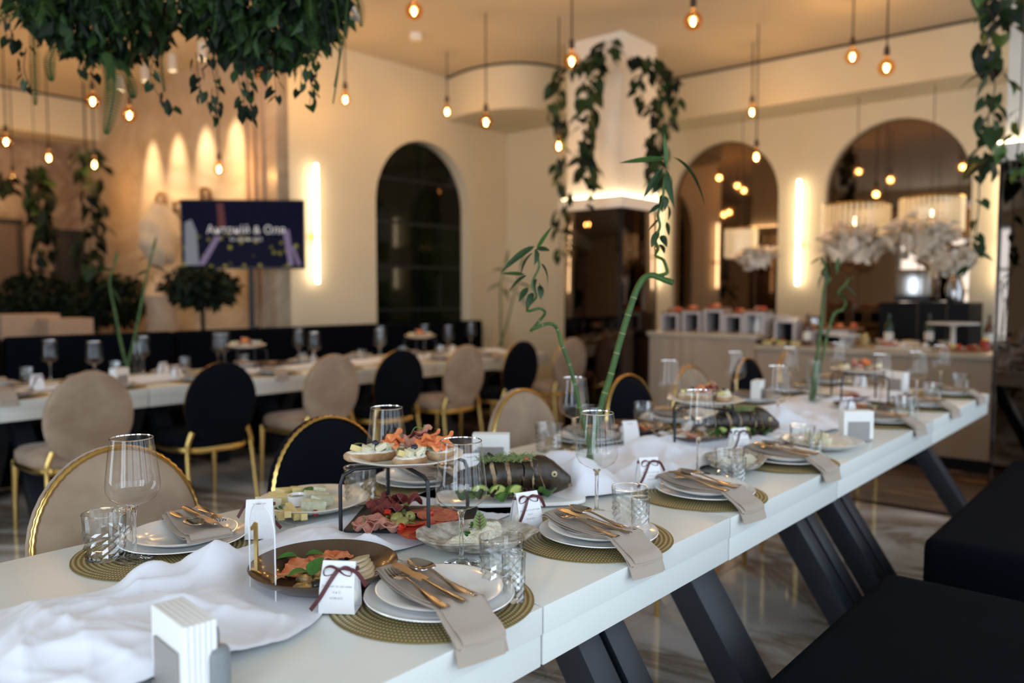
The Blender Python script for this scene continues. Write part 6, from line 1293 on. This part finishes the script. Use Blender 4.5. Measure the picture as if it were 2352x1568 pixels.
# more of the spread: bowls, jars, bottles and stacked plates
M['amber'] = mat('amber_bottle', (0.10, 0.035, 0.008), 0.1); M['green_bottle'] = mat('green_bottle', (0.012, 0.03, 0.012), 0.1)
rs = random.Random(4); spots = []
for k in range(26):
    for _ in range(40):
        y = rs.uniform(1.16, 2.80); x = rs.uniform(6.70, 7.35)
        if all(math.hypot(x-a, y-b) > 0.13 for a, b in spots) and all(abs(y-yy) > 0.13+w/2 or abs(x-xx) > 0.17 for yy, xx, w in ((2.35, 6.95, 0.45), (1.75, 6.85, 0.4), (1.35, 6.8, 0.3), (2.75, 6.75, 0.2), (1.48, 7.15, 0.3), (2.2, 6.72, 0.2), (2.83, 7.1, 0.2), (2.52, 6.95, 0.1), (2.72, 6.9, 0.2), (2.67, 7.2, 0.2))): break
    else: continue
    spots.append((x, y)); q = ('bowl', 'jar', 'bottle', 'plates')[k % 4]; n_ = ORD[len(spots)//4 if len(spots)//4 < 18 else 17]
    if q == 'bowl':
        t = thing('serving_bowl', 'serving bowl of food on the right part of the buffet', 'bowl', (x, y, 0.884), 0, 'serving bowls on the buffet'); MB().lathe([(0.0001, 0), (0.035, 0), (0.065, 0.045), (0.062, 0.047), (0.03, 0.012), (0.0001, 0.01)], 24).build('bowl', 'cream_porcelain', t); MB().ell((0, 0, 0.034), (0.055, 0.055, 0.022), 14, 8, fn=lambda d: 1+0.1*math.sin(9*d[0])*math.sin(8*d[1])).build('food', ('tomato', 'lettuce', 'chorizo', 'cheese')[(k//4) % 4], t)
    elif q == 'jar':
        t = thing('glass_jar', 'small lidded jar on the right part of the buffet', 'jar', (x, y, 0.884), 0, 'jars on the buffet'); MB().lathe([(0.0001, 0), (0.032, 0), (0.034, 0.07), (0.026, 0.085), (0.0001, 0.085)], 20).build('body', ('cheese', 'chorizo', 'sauce')[(k//4) % 3], t); MB().lathe([(0.0001, 0.085), (0.028, 0.085), (0.028, 0.1), (0.0001, 0.1)], 20).build('lid', 'gold', t)
    elif q == 'bottle':
        t = thing('bottle', 'dark bottle on the right part of the buffet', 'bottle', (x, y, 0.884), 0, 'bottles on the buffet'); MB().lathe([(0.0001, 0), (0.034, 0), (0.036, 0.15), (0.030, 0.18), (0.012, 0.21), (0.012, 0.27), (0.0001, 0.27)], 20).build('body', ('amber', 'green_bottle')[(k//4) % 2], t); MB().lathe([(0.0365, 0.05), (0.0365, 0.12)], 20).build('label_band', 'cream_porcelain', t)
    else:
        for j in range(4): tag(MB().lathe(plate_prof(0.075, 0.014), 28).build('small_plate', 'cream_porcelain', loc=(x, y, 0.884+0.008*j)), 'small plate in stack number %s on the buffet, layer %s from the bottom' % (ORD[k//4], ORD[j]), 'plate', 'stacked small plates on the buffet')
# coffee machine under the mirror
t = thing('coffee_machine', 'black cabinet with a steel coffee machine under the large mirror', 'coffee machine', (8.25, 1.90, 0)); MB().box((0, 0, 0.62), (0.6, 0.75, 1.24)).build('cabinet', 'dark_box', t, bevel=0.006)
MB().box((0, 0.12, 1.40), (0.4, 0.3, 0.30)).build('machine_body', 'steel', t, bevel=0.02); MB().lathe([(0.0001, 0), (0.07, 0), (0.09, 0.12), (0.05, 0.24), (0.0001, 0.26)], 20, (0, -0.2, 1.24)).build('grinder', 'steel', t); MB().box((-0.12, 0.12, 1.28), (0.2, 0.3, 0.05)).build('drip_tray', 'black', t, bevel=0.005)
# crystal drum lamps with white blossom
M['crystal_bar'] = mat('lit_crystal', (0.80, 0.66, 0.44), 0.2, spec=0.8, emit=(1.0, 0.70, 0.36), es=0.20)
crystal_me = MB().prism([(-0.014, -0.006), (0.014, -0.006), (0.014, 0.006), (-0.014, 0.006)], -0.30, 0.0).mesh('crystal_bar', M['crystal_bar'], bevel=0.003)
petal = leaf_mesh('petal', 'flower', 0.11, 0.08, 0.5, 0.4, n=5, nw=4)
def crystal_lamp(x, y, ztop, r, label, stand_h):
    t = thing('crystal_drum_lamp', label, 'lamp', (x, y, 0), 0, 'crystal drum lamps'); n = 38
    for k in range(n): obj('crystal_bar', crystal_me, t, (r*math.cos(2*PI*k/n), r*math.sin(2*PI*k/n), ztop), (0, 0, 2*PI*k/n+PI/2))
    MB().tube([(r*math.cos(2*PI*k/32), r*math.sin(2*PI*k/32), ztop+0.005) for k in range(32)], 0.012, 6, closed=True).build('top_ring', 'gold', t); MB().tube([(r*0.9*math.cos(2*PI*k/32), r*0.9*math.sin(2*PI*k/32), ztop-0.16) for k in range(32)], 0.008, 6, closed=True).build('inner_ring', 'gold', t)
    MB().ell((0, 0, ztop-0.15), (0.02, 0.02, 0.05), 12, 8).build('lamp_glow', 'led', t)
    l = bpy.data.lights.new('lamp_light', 'POINT'); l.energy = 5; l.color = WARM; l.shadow_soft_size = 0.015; lo = bpy.data.objects.new('lamp_light', l); COL.objects.link(lo); lo.parent = t; lo.location = (0, 0, ztop-0.15)
    MB().tube([(0, 0, ztop), (0, 0, CEIL-0.48)], 0.004, 6).build('hanging_rod', 'cord', t)
crystal_lamp(8.25, 2.60, 2.19, 0.31, 'crystal drum lamp on the left in front of the large mirror', 0); crystal_lamp(8.20, 1.91, 2.20, 0.27, 'crystal drum lamp on the right in front of the large mirror', 0); crystal_lamp(8.25, 3.80, 2.02, 0.17, 'narrow crystal lamp in front of the small arched mirror', 0)
def blossom(x, y, z, r, label, n, seed):
    t = thing('flower_arrangement', label, 'flowers', (x, y, ctop(y) if x < 7.5 else 0)); b = t.location.z; rs = random.Random(seed)
    for k in range(n):
        q, p = rs.uniform(0, 6.28), math.acos(rs.uniform(-0.7, 1)); d = Vector((math.sin(p)*math.cos(q), math.sin(p)*math.sin(q), math.cos(p)))
        o = obj('petal', petal, t, Vector((0, 0, z-b))+d*r*rs.uniform(0.3, 0.9), (p+PI/2*0+rs.uniform(-0.5, 0.5)-0.6, rs.uniform(-0.5, 0.5), q-PI/2), rs.uniform(0.8, 1.5))
    MB().tube([(0, 0, 0.02), (0, 0, z-b)], 0.004, 8).build('stand_rod', 'cord', t); MB().lathe([(0.0001, 0), (0.10, 0), (0.10, 0.015), (0.0001, 0.02)], 24).build('stand_foot', 'gold', t)
for k, (px, py, r, n, lb) in enumerate(((1962, 570, 0.27, 190, 'white blossom arrangement on the left, in front of the large mirror'), (2112, 560, 0.27, 190, 'white blossom arrangement on the right, in front of the large mirror'), (2178, 612, 0.18, 90, 'small white blossom arrangement by the mirrored pillar'), (1735, 600, 0.17, 80, 'white blossom arrangement in front of the small arched mirror'))):
    p = atX(px, py, 7.22); blossom(7.22, p.y, p.z, r, lb, n, k)

# ------------------------------------------------------------------ remove unplaced originals; look-alikes told apart by their place in the row
def screen_x(o):
    d = o.matrix_world.translation-CPOS; return d.dot(RT)/max(0.1, d.dot(FW))
def finish_labels():
    bpy.context.view_layer.update(); by = {}
    for o in bpy.data.objects:
        if o.parent is None and 'label' in o and 'category' in o: by.setdefault(o['label'], []).append(o)
    for lb, l in by.items():
        if 1 < len(l) <= len(ORD):
            for k, o in enumerate(sorted(l, key=screen_x)): o['label'] = '%s, %s from the left' % (lb, ORD[k])
def drop(o):
    for ch in list(o.children): drop(ch)
    bpy.data.objects.remove(o)
for o in PROTOS: drop(o)
finish_labels()
